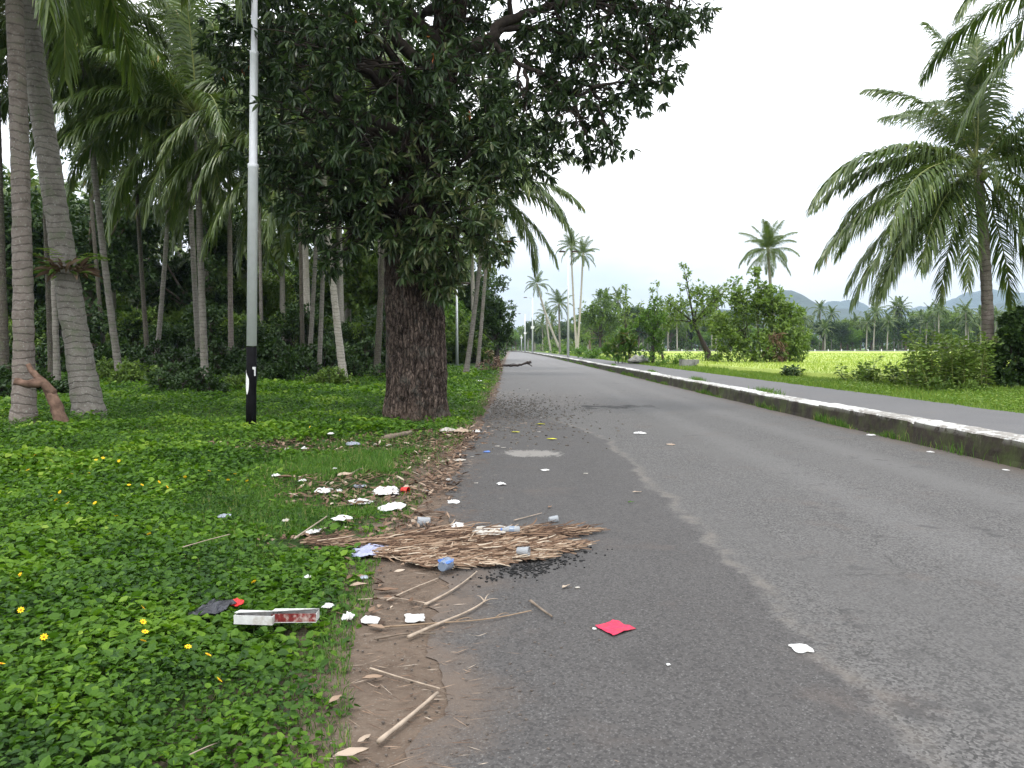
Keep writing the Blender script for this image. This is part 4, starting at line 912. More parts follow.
# broken forked stump at left
def stump():
    b = G(66, 430) ; b = gpx(66, 14.3); t = thing('dead_branch', 'broken forked dead branch standing in the ground cover before the thick palm trunks', 'dead branch', b); g = Geo()
    def q(x, y, d=14.3): return np.array(at(x, y, d)) - np.array(b)
    A = [q(68, 440), q(62, 425), q(56, 405), q(49, 390)]; A[0][2] = -.1
    ss = np.linspace(0, 3, 16); P = np.array(A); tube(g, np.stack([np.interp(ss, range(4), P[:, i]) for i in range(3)], 1), np.interp(ss, [0, 1, 3], [.15, .11, .10]), 10, wob=.5)
    P = np.array([q(52, 394), q(42, 383, 14.2), q(28, 384, 14.1), q(14, 381, 14.0)]); tube(g, np.stack([np.interp(ss, range(4), P[:, i]) for i in range(3)], 1), np.linspace(.10, .06, 16), 9, wob=.6)
    P = np.array([q(48, 390), q(40, 380), q(32, 372), q(28, 364)]); tube(g, np.stack([np.interp(ss, range(4), P[:, i]) for i in range(3)], 1), np.linspace(.08, .04, 16), 8, wob=.6)
    obj('branch', g, mat_flat('reddish_dead_wood', (.15, .095, .07), .9, .45, 9, .1, bmp=.6), t, True)
stump()

# ------------------------------------------------------------------ lamp poles
def lamp(label, base, H, double=False, black=False, r=.115, box_at=None, armdir=1, group=None, steps=True, arm=1.6, far=False):
    t = thing('street_lamp', label, 'street lamp', base, group); m = M['galv_far'] if far else M['galv']
    z0 = 1.64 if black else 0
    prof = [(z0, r), (5.05, r * .98), (5.06, r * 1.06), (5.14, r * 1.06), (5.15, r * .80), (7.2, r * .78), (7.21, r * .84), (7.27, r * .84), (7.28, r * .62), (H, r * .55)] if steps else [(z0, r), (H, r * .55)]
    prof = [p for p in prof if p[0] <= H]
    g = Geo(); tube(g, [(0, 0, z) for z, _ in prof], [q for _, q in prof], 24); obj('pole', g, m, t, True)
    if black:
        g = Geo(); tube(g, [(0, 0, 0), (0, 0, .5), (0, 0, 1.0), (0, 0, 1.62)], [r * 1.02] * 4, 24); obj('painted_foot', g, M['black_paint'], t, True)
        # peeling white patches where an old poster was torn off
        g = Geo()
        def patch(a0, z0_, outline):
            # outline: (u across, z) fan of quads laid on the pole surface
            rows = []
            for (zz, u0, u1) in outline:
                rows.append([(math.sin(a0 + u) * r * 1.05, -math.cos(a0 + u) * r * 1.05, zz) for u in np.linspace(u0, u1, 5)])
            V = np.array(rows).reshape(-1, 3); n = len(rows); i = np.arange(n - 1)[:, None] * 5; j = np.arange(4)[None]
            g.add(V, np.stack([i + j, i + j + 1, i + 6 + j, i + 5 + j], -1).reshape(-1, 4))
        patch(-.55, 0, [(.70, -.1, .05), (.76, -.35, .25), (.82, -.6, .35), (.92, -.65, .42), (1.0, -.6, .38), (1.04, -.55, .2), (1.08, -.5, -.05), (1.12, -.55, -.3), (1.17, -.6, -.45)])
        patch(.75, 0, [(1.06, .1, .45), (1.12, .08, .45), (1.18, .08, .45), (1.19, -.25, .45), (1.235, -.25, .45)])
        obj('torn_poster', g, M['white_paint'], t)
    for sgn in ((1, -1) if double else (armdir,)):
        g = Geo(); tube(g, bez((0, 0, H - .2), (sgn * arm * .4, 0, H + .1), (sgn * arm, 0, H + .12), 8), [.04] * 8, 8); obj('arm', g, m, t, True)
        g = Geo(); P = [(sgn * (arm - .15), 0, H + .12), (sgn * (arm + .05), 0, H + .12), (sgn * (arm + .5), 0, H + .13), (sgn * (arm + .72), 0, H + .13)]
        tube(g, P, [.06, .12, .13, .05], 10); h = obj('lamp_head', g, M['galv_far'] if not far else M['darkwood'], t, True)
        g = Geo(); box(g, (sgn * (arm + .3), 0, H + .0), (.42, .16, .05)); obj('lamp_glass', g, M['white_paint'], h)
    if box_at:
        g = Geo(); box(g, (0, -.12, box_at), (.85, .3, .62)); box(g, (0, -.12, box_at + .335), (.95, .4, .045)); obj('control_box', g, M['white_paint'], t)
    return t
lamp('tall galvanised lamp pole with a black painted foot standing in the ground cover', gpx(250, 15.2), 9.3, black=True, r=.096, armdir=1).rotation_euler = (0, R(1.35), 0)
lamp('white lamp pole seen between the mango trunk and the palms behind it', gpx(457, 72), 7.4, r=.15, armdir=1, steps=False, arm=.5, far=True)
lamp('tall double armed street lamp on the kerb, nearest one right of the road', gpx(568, 97, KH), 13.0, double=True, r=.16, steps=False, far=True, arm=.5, box_at=None)
lamp('street lamp with a white box half way up, second one along the right kerb', gpx(532.5, 205, KH), 14.3, r=.22, steps=False, far=True, box_at=6.6, armdir=-1)
lamp('street lamp with a white box half way up, third one along the right kerb', gpx(525, 262, KH), 12.6, r=.25, steps=False, far=True, box_at=6.2, armdir=-1)
lamp('farthest street lamp with a white box, by the bend of the road', gpx(521.5, 300, KH), 6.2, r=.25, steps=False, far=True, box_at=5.2, armdir=-1, arm=.3)

# fallen branch across the road edge
def fallen():
    b = gpx(512, 66); t = thing('fallen_branch', 'dark fallen branch lying across the left lane far down the road', 'branch', b); g = Geo(); rng = np.random.default_rng(2)
    P = np.array([(-1.9, .2, .12), (-1.0, .1, .14), (-.2, 0, .10), (.6, -.05, .14), (1.2, 0, .30), (1.6, .05, .42)]); ss = np.linspace(0, 5, 22)
    Q = np.stack([np.interp(ss, range(6), P[:, i]) for i in range(3)], 1) + rng.normal(0, .02, (22, 3)); tube(g, Q, np.interp(ss, [0, 2, 4, 5], [.14, .09, .10, .13]), 8, wob=.5)
    tube(g, bez((1.3, 0, .3), (1.55, 0, .2), (1.7, -.1, .04), 5), [.08, .06, .05, .04, .03], 6); tube(g, bez((-.4, 0, .1), (-.1, -.3, .25), (.3, -.4, .32), 5), [.04, .03, .03, .02, .01], 5)
    tube(g, bez((-1.3, 0, .12), (-1.5, -.1, .5), (-1.4, 0, .55), 5), [.07, .05, .04, .03, .02], 5)
    obj('branch', g, M['darkwood'], t, True)
fallen()

# parked motorbike, tiny and far away on the left
def motorbike():
    t = thing('motorbike', 'small white and black motorbike parked at the left road edge far away', 'motorbike', gpx(502, 155), rz=.5)
    def wheel(x):
        g = Geo(); a = np.linspace(0, 2 * PI, 17); tube(g, [(x + math.cos(q) * .26, 0, .30 + math.sin(q) * .26) for q in a], .06, 6, cap=False); w = obj('wheel', g, M['black_paint'], t, True)
        g = Geo(); 
        for q in a[:16:2]: tube(g, [(x, 0, .3), (x + math.cos(q) * .24, 0, .3 + math.sin(q) * .24)], .012, 4)
        obj('spokes', g, M['galv_far'], w)
    wheel(-.62); wheel(.62)
    g = Geo(); tube(g, [(-.7, 0, .62), (-.35, 0, .6), (0, 0, .48), (.25, 0, .5), (.45, 0, .85), (.5, 0, .98)], [.09, .17, .15, .11, .12, .05], 10); obj('body', g, M['white_paint'], t, True)
    g = Geo(); tube(g, [(-.75, 0, .80), (-.4, 0, .80), (-.05, 0, .76), (.1, 0, .74)], [.05, .12, .11, .04], 8); obj('seat', g, M['black_paint'], t, True)
    g = Geo(); tube(g, [(.62, 0, .3), (.5, 0, .7), (.42, 0, 1.0)], .035, 6); tube(g, [(.38, -.34, 1.05), (.43, 0, 1.02), (.38, .34, 1.05)], .022, 6); obj('handlebar', g, M['galv_far'], t, True)
    g = Geo(); tube(g, [(.48, 0, .9), (.6, 0, .92)], [.11, .07], 8); obj('headlight', g, M['white_litter'], t, True)
    g = Geo(); tube(g, [(-.25, .12, .32), (0, .12, .34), (.2, .1, .38)], [.13, .15, .1], 8); obj('engine', g, M['darkwood'], t, True)
motorbike()

# concrete block and the small white wall by the field
def block():
    b = gpx(689, 50, KH - .05); t = thing('concrete_block', 'weathered grey concrete block on the verge by the path', 'concrete block', b, rz=.12); g = Geo()
    n = 9; V = []; 
    a = np.linspace(-1, 1, n); faces = []
    # subdivided box with chipped edges
    rng = np.random.default_rng(4); bm = Geo()
    def face(o, u, v, nm):
        A, Bm = np.meshgrid(a, a); P = o + A[..., None] * u + Bm[..., None] * v
        d = (fbm(P[..., 0] * 5 + nm, P[..., 1] * 5, P[..., 2] * 5) - .5) * .05; P = P * (1 + d[..., None] * 0) 
        cen = np.array([0, 0, .29]); P = cen + (P - cen) * (1 + (fbm(P[..., 0] * 4 + 9, P[..., 1] * 4 + 9, P[..., 2] * 4 + 9) - .5) * .12)[..., None]
        i = np.arange(n - 1)[:, None] * n; j = np.arange(n - 1)[None]; g.add(P.reshape(-1, 3), np.stack([i + j, i + j + 1, i + n + j + 1, i + n + j], -1).reshape(-1, 4))
    X_, Y_, Z_ = np.array([.56, 0, 0]), np.array([0, .3, 0]), np.array([0, 0, .27]); c = np.array([0, 0, .27])
    face(c - Y_, X_, Z_, 0); face(c + Y_, -X_, Z_, 1); face(c - X_, -Y_, Z_, 2); face(c + X_, Y_, Z_, 3); face(c + Z_, X_, Y_, 4)
    obj('block', g, M['concrete'], t, False)
    g = Geo(); box(g, (.28, -.32, .30), (.02, .012, .46)); obj('joint', g, M['darkwood'], t)
block()
def fieldwall():
    g = Geo(); 
    for x0 in np.arange(20, 190, 6.0): box(g, (x0 + 3, 247, KH + .30 - .05), (5.9, .3, .55 + .06 * math.sin(x0)))
    o = obj('field_wall', g, M['concrete']); tag(o, 'low pale wall running along the far edge of the rice field', 'wall')
    gp = 'white posts along the far edge of the rice field'; me = None
    for k_, x0 in enumerate(np.arange(20, 190, 4.2)):
        if me is None:
            g = Geo(); tube(g, [(0, 0, 0), (0, 0, .9), (0, 0, .98)], [.16, .16, .08], 6); me = g.mesh('white_post'); me.materials.append(M['white_paint'])
        q = link('white_post', me, None, None, (x0, 246.4, KH - .1)); tag(q, 'small white post along the far edge of the rice field', 'post', gp)
fieldwall()
# pale stones by the vine covered tree
for px, D, lb in ((643, 62, 'pale grey boulder at the foot of the vine covered tree'), (636, 63, 'smaller whitish boulder left of the pale grey one')):
    g = Geo(); t_ = np.linspace(0, 1, 8); tube(g, [(0, 0, z * .75) for z in t_], [.05, .5, .62, .6, .52, .42, .28, .05], 10, wob=.5); o = obj('boulder', g, M['concrete'], None, False, gpx(px, D, KH - .05)); tag(o, lb, 'boulder')

# ------------------------------------------------------------------ ground vegetation (stuff)
LIT = []        # litter footprints that keep cover away: (x, y, r)
def cover_h(X, Y):                    # local height of the green cover
    e = grassedge(Y) - X               # metres left of the green edge
    h = np.interp(e, [0, .5, 1.5, 4, 8], [.03, .07, .12, .18, .26]) * np.interp(Y, [0, 8, 15, 30], [.9, 1.0, 1.15, 1.3])
    return h * (.35 + 1.3 * fbm(X * .9, Y * .9 + 4)) * (1 - .7 * grassy(X, Y))
def bare(X, Y):                       # 1 where soil and litter shows among the green
    b = 0 * X
    for (x, y, rx, ry) in [(G(420,535).x, G(420,535).y, .9, .55), (G(395,485).x, G(395,485).y, 1.2, .65), (G(330,447).x, G(330,447).y, 2.2, .8), (G(425,438).x, G(425,438).y, 1.1, 1.0), (G(350,500).x, G(350,500).y, .7, .5), (G(430,462).x, G(430,462).y, .45, 1.2), (G(330,545).x, G(330,545).y, .55, .25), (G(415,425).x, 16.9, .6, .8)]:
        q = ((X - x) / rx) ** 2 + ((Y - y) / ry) ** 2; b = np.maximum(b, np.clip(1.65 - q, 0, 1))
    return np.clip(b + (fbm(X * 2.2, Y * 2.2, 2.0) - .5) * 1.6 * (b > .02), 0, 1)
def scatter(y0, y1, per_m2, margin=1.2, xmin=None, xmax=None):
    """uniform samples left of the green edge inside the view wedge"""
    a = lambda Y: -(.665 * Y + margin)
    n = int(per_m2 * (y1 - y0) * (abs(a(y1)) + abs(a(y0))) / 2 * 1.0) ; Y = RNG.uniform(y0, y1, n * 2); X = RNG.uniform(a(y1), -.3, n * 2)
    k_ = (X > a(Y)) & (X < grassedge(Y)); X, Y = X[k_], Y[k_]
    tgt = int(per_m2 * np.trapz(np.abs(a(np.linspace(y0, y1, 20))) - .9, np.linspace(y0, y1, 20))) if len(X) > 0 else 0
    if len(X) > tgt: X, Y = X[:tgt], Y[:tgt]
    return X, Y
def grassy(X, Y):                     # 1 where fine grass replaces the broadleaf cover
    z = np.clip(1.2 - ((X + 1.9) / 1.7) ** 2 - ((Y - 10) / 4.6) ** 2, 0, 1)
    z = np.maximum(z, np.clip(1 - (grassedge(Y) - X) / .35, 0, 1) * .8)
    z = np.maximum(z, np.clip(1.2 - ((X + 5.6) / 2.0) ** 2 - ((Y - 15) / 3) ** 2, 0, 1) * .6)
    return np.clip(z + (fbm(X * 1.5, Y * 1.5, 7.0) - .5) * .8, 0, 1)

# ------------------------------------------------------------------ litter
def up(X, Y, k_=.7):
    if X > float(grassedge(np.array(Y))): return .008
    c = float(bare(np.array([X]), np.array([Y]))[0])
    return .01 + float(cover_h(np.array([X]), np.array([Y]))[0]) * k_ * (1 - c)
def crumple(name, label, cat, x0, x1, y0, y1, mat, seed, group=None, n=9, rough=1.0, hfac=.28, z=None, rz=None, thin=.0):
    """irregular crumpled sheet covering the pixel box"""
    cx, yb = (x0 + x1) / 2, (y0 + y1) / 2
    p = G(cx, y1 - (y1 - y0) * .25, z or 0); 
    if z is None: 
        zz = up(p.x, p.y); p = G(cx, y1 - (y1 - y0) * .25, zz)
        p.z = zz
    D = p.y; w = (x1 - x0) * D / F / 2; dpt = min((y1 - y0) * D * D / (HC * F) * .5, w * 1.3); h = hfac * w * rough * .5
    rng = np.random.default_rng(seed); a = np.linspace(-1, 1, n); A, Bm = np.meshgrid(a, a)
    # squircle outline broken up by noise
    rr = np.sqrt(A ** 2 + Bm ** 2) + 1e-6; mx = np.maximum(np.abs(A), np.abs(Bm)); k_ = mx / rr; k_ = .35 * 1 + .65 * k_
    th = np.arctan2(Bm, A); m_ = int(rng.integers(6, 10)); kn = np.sort(rng.uniform(-PI, PI, m_)); kr = rng.uniform(.55, 1.12, m_)
    on = np.interp(th, np.concatenate([[kn[-1] - 2 * PI], kn, [kn[0] + 2 * PI]]), np.concatenate([[kr[-1]], kr, [kr[0]]])) * (1 + .12 * (vnoise(np.cos(th) * 6 + seed, np.sin(th) * 6, 5.0) - .5)); on = 1 + (on - 1) * mx ** .5
    X = A * k_ * on * w; Y = Bm * k_ * on * dpt
    f1 = fbm(A * 1.6 + seed * 3.1, Bm * 1.6, 0.0, 3); cr_ = 1 - np.abs(f1 * 2 - 1)
    Z = (cr_ ** 2 * 1.5 + np.abs(fbm(A * 3.5, Bm * 3.5 + seed, 0.0, 2) - .5) * 3.0) * h * (1 - .55 * mx ** 3); Z = Z - Z.min() + .004
    X = X + (fbm(A * 3 + 40, Bm * 3 + seed) - .5) * w * .3 * rough; Y = Y + (fbm(A * 3 + 80, Bm * 3 + seed) - .5) * dpt * .3 * rough
    V = np.stack([X, Y, Z], -1).reshape(-1, 3); i = np.arange(n - 1)[:, None] * n; j = np.arange(n - 1)[None]; Q = np.stack([i + j, i + j + 1, i + n + j + 1, i + n + j], -1).reshape(-1, 4)
    g = Geo(); g.add(V, Q)
    o = obj(name, g, M[mat], None, False, p); o.rotation_euler = (0, 0, rz if rz is not None else rng.uniform(-.25, .25))
    sd = o.modifiers.new('thick', 'SOLIDIFY'); sd.thickness = .003
    tag(o, label, cat, group); LIT.append((p.x, p.y, w * 1.0)); return o
C_ = crumple
C_('paper_scrap', 'torn white paper lying alone on the asphalt at the right', 'paper', 789, 814, 640, 652, 'white_litter', 1, z=.006, hfac=.15, rough=.5)
C_('paper_scrap', 'white paper lying on the road against the foot of the kerb', 'paper', 866, 876, 431, 437, 'white_litter', 2, z=.006)
C_('paper_scrap', 'small white scrap on the road just right of the one against the kerb', 'paper', 927, 934, 450, 453, 'white_litter', 3, z=.006)
C_('paper_scrap', 'tiny white scrap near the right end of the kerb foot', 'paper', 1003, 1009, 468, 471, 'white_litter', 4, z=.006)
C_('paper_scrap', 'small torn white paper in the middle of the road near the tar crack', 'paper', 634, 646, 429, 435, 'white_litter', 5, z=.006)
C_('paper_scrap', 'beige flattened scrap right of the torn white paper in mid road', 'paper', 667, 675, 441, 446, 'beige', 6, z=.006)
C_('paper_scrap', 'white crumpled paper on the dark asphalt between the pale patch and the dry fronds', 'paper', 496, 507, 478, 487, 'white_litter', 7, z=.006, hfac=.5)
C_('paper_scrap', 'white paper on the road edge left of the pale patch', 'paper', 445, 452, 475, 482, 'white_litter', 8, z=.006, hfac=.5)
C_('paper_scrap', 'white strip of paper on the asphalt right below the pale patch', 'paper', 541, 551, 466, 472, 'white_litter', 9, z=.006)
C_('paper_scrap', 'white paper at the road edge above the dry fronds', 'paper', 446, 460, 498, 504, 'white_litter', 10, z=.006, hfac=.4)
C_('plastic_scrap', 'small sky blue scrap at the left road edge beyond the pale patch', 'plastic scrap', 483, 491, 449, 453, 'blue', 11, z=.006)
C_('plastic_scrap', 'tiny white scrap between the red napkin and the lower right asphalt', 'plastic scrap', 666, 671, 662, 666, 'white_litter', 12, z=.006)
C_('plastic_bag', 'lilac white plastic bag half covered by weeds at the left end of the dry fronds', 'plastic bag', 349, 396, 538, 556, 'purple_bag', 13, n=17, hfac=.30, rough=.7)
C_('styrofoam_tray', 'white crumpled food container left of the red cup', 'food container', 371, 401, 483, 496, 'white_litter', 14, n=13, hfac=.45)
C_('paper_scrap', 'bright white crumpled tissue left of the grey blue plastic in the grass', 'tissue', 314, 333, 485, 494, 'white_litter', 15, hfac=.45)
C_('paper_scrap', 'small white tissue touching the right of the bright crumpled tissue', 'tissue', 334, 343, 488, 493, 'white_litter', 16, hfac=.5)
C_('plastic_scrap', 'grey blue flattened plastic just left of the white food container', 'plastic scrap', 351, 366, 482, 488, 'grey_bag', 17)
C_('paper_scrap', 'long white tissue strip lying above the flat white one in the grass', 'tissue', 346, 373, 499, 504, 'white_litter', 18, hfac=.3)
C_('paper_scrap', 'flat white tissue strip right of the long strip, below the food container', 'tissue', 379, 407, 502, 510, 'white_litter', 19, hfac=.35)
C_('paper_scrap', 'white tissue strip at the end of the thin stick in the grass', 'tissue', 331, 353, 514, 521, 'white_litter', 20, hfac=.4)
C_('paper_scrap', 'white tissue at the lower left of the thin stick', 'tissue', 304, 321, 527, 534, 'white_litter', 21, hfac=.35)
C_('plastic_scrap', 'small grey white plastic alone in the grass left of the thin stick', 'plastic scrap', 281, 290, 515, 523, 'offwhite', 22, hfac=.5)
C_('paper_scrap', 'white scrap in the grass above the bright crumpled tissue', 'paper', 298, 307, 476, 483, 'white_litter', 23, hfac=.6)
C_('paper_scrap', 'white scrap beside a brown leaf left of the other scraps in the grass', 'paper', 272, 281, 471, 478, 'white_litter', 24, hfac=.6)
C_('paper_scrap', 'upright white scrap farthest left in the grass before the mango tree', 'paper', 284, 291, 444, 453, 'white_litter', 25, hfac=.8)
C_('paper_scrap', 'white scrap right of the upright scrap, before the mango tree', 'paper', 300, 308, 444, 451, 'white_litter', 26, hfac=.7)
C_('plastic_scrap', 'grey crumpled plastic right of the two white scraps before the mango tree', 'plastic scrap', 312, 319, 448, 454, 'grey_bag', 27, hfac=.7)
C_('paper_scrap', 'white scrap in the dead leaves left of the mango trunk foot', 'paper', 327, 334, 431, 435, 'white_litter', 28, hfac=.5)
C_('plastic_scrap', 'pale blue film lying in the dead leaves before the mango trunk', 'plastic scrap', 345, 361, 437, 447, 'grey_bag', 29, hfac=.4)
C_('plastic_scrap', 'whitish plastic between the blue film and the log before the mango trunk', 'plastic scrap', 372, 380, 441, 447, 'offwhite', 30, hfac=.6)
C_('plastic_scrap', 'small grey plastic just below the log before the mango trunk', 'plastic scrap', 386, 392, 442, 447, 'offwhite', 31, hfac=.6)
C_('paper_scrap', 'tiny white scrap in the grass above the yellowish card', 'paper', 332, 337, 466, 470, 'white_litter', 32, hfac=.6)
C_('card_scrap', 'yellowish torn card lying in the grass', 'card', 336, 353, 471, 476, 'beige', 33)
C_('foam_piece', 'beige foam piece, left one of the heap at the road edge behind the leaves', 'foam', 440, 455, 425, 433, 'offwhite', 34, z=.05, hfac=.5)
C_('foam_piece', 'larger pinkish beige foam piece in the heap at the road edge', 'foam', 454, 469, 424, 434, 'beige', 35, z=.06, hfac=.55)
C_('plastic_scrap', 'white plastic at the right end of the heap at the road edge', 'plastic scrap', 471, 481, 427, 434, 'white_litter', 36, z=.02, hfac=.5)
C_('paper_scrap', 'flat whitish strip at the road edge just below the foam heap', 'paper', 453, 466, 457, 462, 'offwhite', 37, z=.01)
C_('paper_scrap', 'small white scrap at the road edge right of the red cup', 'paper', 421, 433, 489, 493, 'white_litter', 38)
C_('paper_scrap', 'crumpled white tissue right of the white cartons', 'tissue', 322, 334, 600, 610, 'white_litter', 39, hfac=.6)
C_('paper_scrap', 'upright crumpled white tissue at the edge of the ground cover', 'tissue', 340, 356, 607, 623, 'white_litter', 40, hfac=.95, n=11)
C_('paper_scrap', 'flat white tissue on the bare soil left of the long sticks', 'tissue', 360, 382, 615, 623, 'white_litter', 41, hfac=.3)
C_('paper_scrap', 'white tissue on the bare soil among the long sticks', 'tissue', 404, 429, 611, 622, 'white_litter', 42, hfac=.4)
C_('paper_scrap', 'small white tissue in the grass left of the clear plastic blob', 'tissue', 303, 313, 573, 579, 'white_litter', 43, hfac=.5)
C_('plastic_scrap', 'small grey clear plastic blob in the grass below the lilac bag', 'plastic scrap', 360, 368, 572, 580, 'grey_bag', 44, hfac=.7)
C_('paper_scrap', 'small white scrap under the clear cup at the top of the dry fronds', 'paper', 422, 431, 526, 532, 'white_litter', 45, hfac=.5)
C_('paper_scrap', 'white scrap on top of the dry fronds near the road edge', 'paper', 448, 465, 522, 528, 'white_litter', 46, z=.05, hfac=.4)
C_('plastic_scrap', 'grey white scrap on the ground cover right of the thin shrub', 'plastic scrap', 217, 231, 512, 518, 'grey_bag', 47)
C_('plastic_scrap', 'tiny white scrap far left in the ground cover by the lamp pole', 'plastic scrap', 165, 171, 447, 450, 'white_litter', 48)
C_('paper_scrap', 'small whitish scrap in the grass between mango tree and road', 'paper', 476, 483, 378, 382, 'white_litter', 49)
C_('plastic_bag', 'shiny dark plastic wrapper sunk in the ground cover left of the white cartons', 'plastic wrapper', 193, 234, 595, 615, 'dark_bag', 50, n=15, hfac=.32, rough=1.0, rz=.15)
C_('plastic_wrapper', 'red wrapper end sticking out beside the dark plastic wrapper', 'plastic wrapper', 228, 245, 594, 607, 'red', 51, hfac=.5)
C_('card_scrap', 'thin white card on the road at the right of the dark stick marks', 'card', 575, 580, 585, 589, 'offwhite', 52, z=.006)
# small bits of rubbish and bleached scraps scattered on the road edge
gbit = 'tiny scraps scattered over the asphalt at the left road edge'
rb = random.Random(12)
for k_ in range(44):
    Y = rb.uniform(9, 30); X = -.6 + abs(rb.gauss(0, .9)); s = rb.uniform(.012, .03) * (1 + Y * .03); n = 4
    if k_ == 0 or k_ % 11 == 0:
        g = Geo(); a = np.linspace(-1, 1, 4); A, Bm = np.meshgrid(a, a); V = np.stack([A + rb.random() * .4 * Bm, Bm * .8 + .3 * A * A, .25 * (fbm(A * 2 + k_, Bm * 2) * 1.5)], -1).reshape(-1, 3); i = np.arange(3)[:, None] * 4; j = np.arange(3)[None]
        g.add(V, np.stack([i + j, i + j + 1, i + 5 + j, i + 4 + j], -1).reshape(-1, 4)); bitm = g.mesh('scrap'); bitm.materials.append(M[('offwhite', 'beige', 'offwhite', 'beige')[k_ // 11]])
    o = link('scrap', bitm, None, None, (X, Y, .006)); o.scale = (s, s, s); o.rotation_euler = (0, 0, rb.uniform(0, 6)); tag(o, 'tiny pale scrap on the asphalt along the left road edge', 'scrap', gbit)
# napkin
def napkin():
    p = G(616, 629, .006); t = []; g = Geo(); n = 12; a = np.linspace(0, 1, n)
    c = [G(595, 627, .006) - p, G(613, 621, .006) - p, G(636, 629, .006) - p, G(613, 637, .006) - p]
    A, Bm = np.meshgrid(a, a); V = ((1 - A) * (1 - Bm))[..., None] * np.array(c[0]) + (A * (1 - Bm))[..., None] * np.array(c[1]) + (A * Bm)[..., None] * np.array(c[2]) + ((1 - A) * Bm)[..., None] * np.array(c[3])
    V[..., 2] += (fbm(A * 4, Bm * 4) ** 2) * .022 + .02 * Bm * (1 - A) * (fbm(A * 6, Bm * 6)) ; i = np.arange(n - 1)[:, None] * n; j = np.arange(n - 1)[None]
    g.add(V.reshape(-1, 3), np.stack([i + j, i + j + 1, i + n + j + 1, i + n + j], -1).reshape(-1, 4)); o = obj('napkin', g, M['pink'], None, False, p)
    sd = o.modifiers.new('thick', 'SOLIDIFY'); sd.thickness = .002; tag(o, 'folded red napkin lying on the dark asphalt in the foreground', 'napkin')
napkin()
C_('paper_scrap', 'tiny white scrap touching the left corner of the red napkin', 'paper', 592, 597, 627, 630, 'white_litter', 60, z=.006)
# cartons
def carton(label, px0, px1, py, h, D_, rz, red=False):
    p = G((px0 + px1) / 2, py, .09); w = (px1 - px0) * p.y / F; t = thing('carton', label, 'carton', p, rz=rz); LIT.append((p.x, p.y, w * .5))
    g = Geo(); th = .004
    box(g, (0, 0, th / 2), (w, D_, th)); box(g, (0, D_ / 2 - th / 2, h / 2 + th), (w, th, h)); 
    box(g, (-w / 2 + th / 2, 0, h / 2 + th), (th, D_ - 2 * th - .001, h * .9)); box(g, (w / 2 - th / 2, 0, h / 2 + th), (th, D_ - 2 * th - .001, h * .8)); obj('tray', g, M['white_litter'], t)
    g = Geo(); box(g, (0, -D_ / 2 + th / 2, h / 2 + th), (w * .99, th, h)); obj('front_panel', g, M['maroon' if red else 'white_litter'], t)
    g = Geo(); V = np.array([[-w / 2, D_ / 2, h + .006], [w / 2, D_ / 2, h + .006], [w / 2 * .96, -D_ * .35, h + .03], [-w / 2 * .98, -D_ * .4, h + .018]])
    V2 = np.concatenate([V, V + [0, 0, -.004]]); g.add(V2, [[0, 1, 2, 3], [7, 6, 5, 4], [0, 3, 7, 4], [1, 5, 6, 2], [3, 2, 6, 7], [0, 4, 5, 1]]); obj('lid', g, M['white_litter'], t)
carton('flat white carton with speckled front, left one of the two in the ground cover', 236, 276, 622, .045, .085, -.08)
carton('open white carton with a dark red printed side, right one of the two', 273, 318, 620, .045, .085, .02, True)
# cups and bottles
def cup(label, x, y, L, r0, r1, mat, rz, z=None, extra=None, name='plastic_cup'):
    zz = up(*G(x, y)[:2], .6) if z is None else z; p = G(x, y, zz + r1 * .95); t = thing(name, label, 'cup' if name == 'plastic_cup' else 'bottle', p, rz=rz); g = Geo()
    if name == 'plastic_cup':
        a = np.linspace(0, 2 * PI, 19); tube(g, [(-L / 2, 0, 0), (-L / 2 + .002, 0, 0), (0, 0, 0), (L / 2, 0, 0)], [r0 * .9, r0, (r0 + r1) / 2, r1], 18, cap=False); obj('body', g, M[mat], t, True)
        g = Geo(); tube(g, [(L / 2 + math.cos(0) * 0, math.cos(q) * r1, math.sin(q) * r1) for q in a], .003, 5, cap=False); obj('rim', g, M[mat], t, True)
        g = Geo(); tube(g, [(-L / 2 - .001, 0, 0), (-L / 2, 0, 0)], [r0 * .95] * 2, 16); obj('bottom', g, M[mat], t)
    else:
        tube(g, [(-L / 2, 0, 0), (-L / 2 + .01, 0, 0), (L * .15, 0, 0), (L * .3, 0, 0), (L * .42, 0, 0), (L * .5, 0, 0)], [r0 * .8, r0, r0, r0 * .8, r0 * .4, r0 * .38], 16); obj('body', g, M[mat], t, True)
        g = Geo(); tube(g, [(L * .5, 0, 0), (L * .58, 0, 0)], [r0 * .45, r0 * .45], 12); obj('cap', g, M['blue'], t, True)
        g = Geo(); tube(g, [(-L * .2, 0, 0), (L * .08, 0, 0)], [r0 * 1.03] * 2, 16, cap=False); obj('wrap_label', g, M['clear_blue'], t, True)
    LIT.append((p.x, p.y, L * .5)); return t
cup('bright red cup lying beside the white food container', 405, 490, .085, .028, .036, 'red', -.5)
cup('clear plastic cup lying at the top left of the dry fronds', 424, 521, .11, .03, .042, 'clear', 3.4)
cup('clear plastic cup lying on the middle of the dry fronds', 523, 551, .09, .026, .036, 'clear', -.3, z=.05)
cup('cup with a blue rim lying at the lower left edge of the dry fronds', 445, 565, .09, .035, .045, 'clear_blue', 1.2, z=.03)
cup('clear cup with a brown leaf in it on the asphalt above the dry fronds', 553, 519, .08, .022, .032, 'clear', .3, z=.004)
cup('small clear bottle with a blue cap lying across the top of the dry fronds', 511, 530, .15, .034, .034, 'clear', PI - .1, z=.05, name='plastic_bottle')
C_('plastic_scrap', 'bright blue film strip stuck to the cup at the edge of the dry fronds', 'plastic scrap', 435, 456, 557, 564, 'blue', 61, z=.09, hfac=.3)

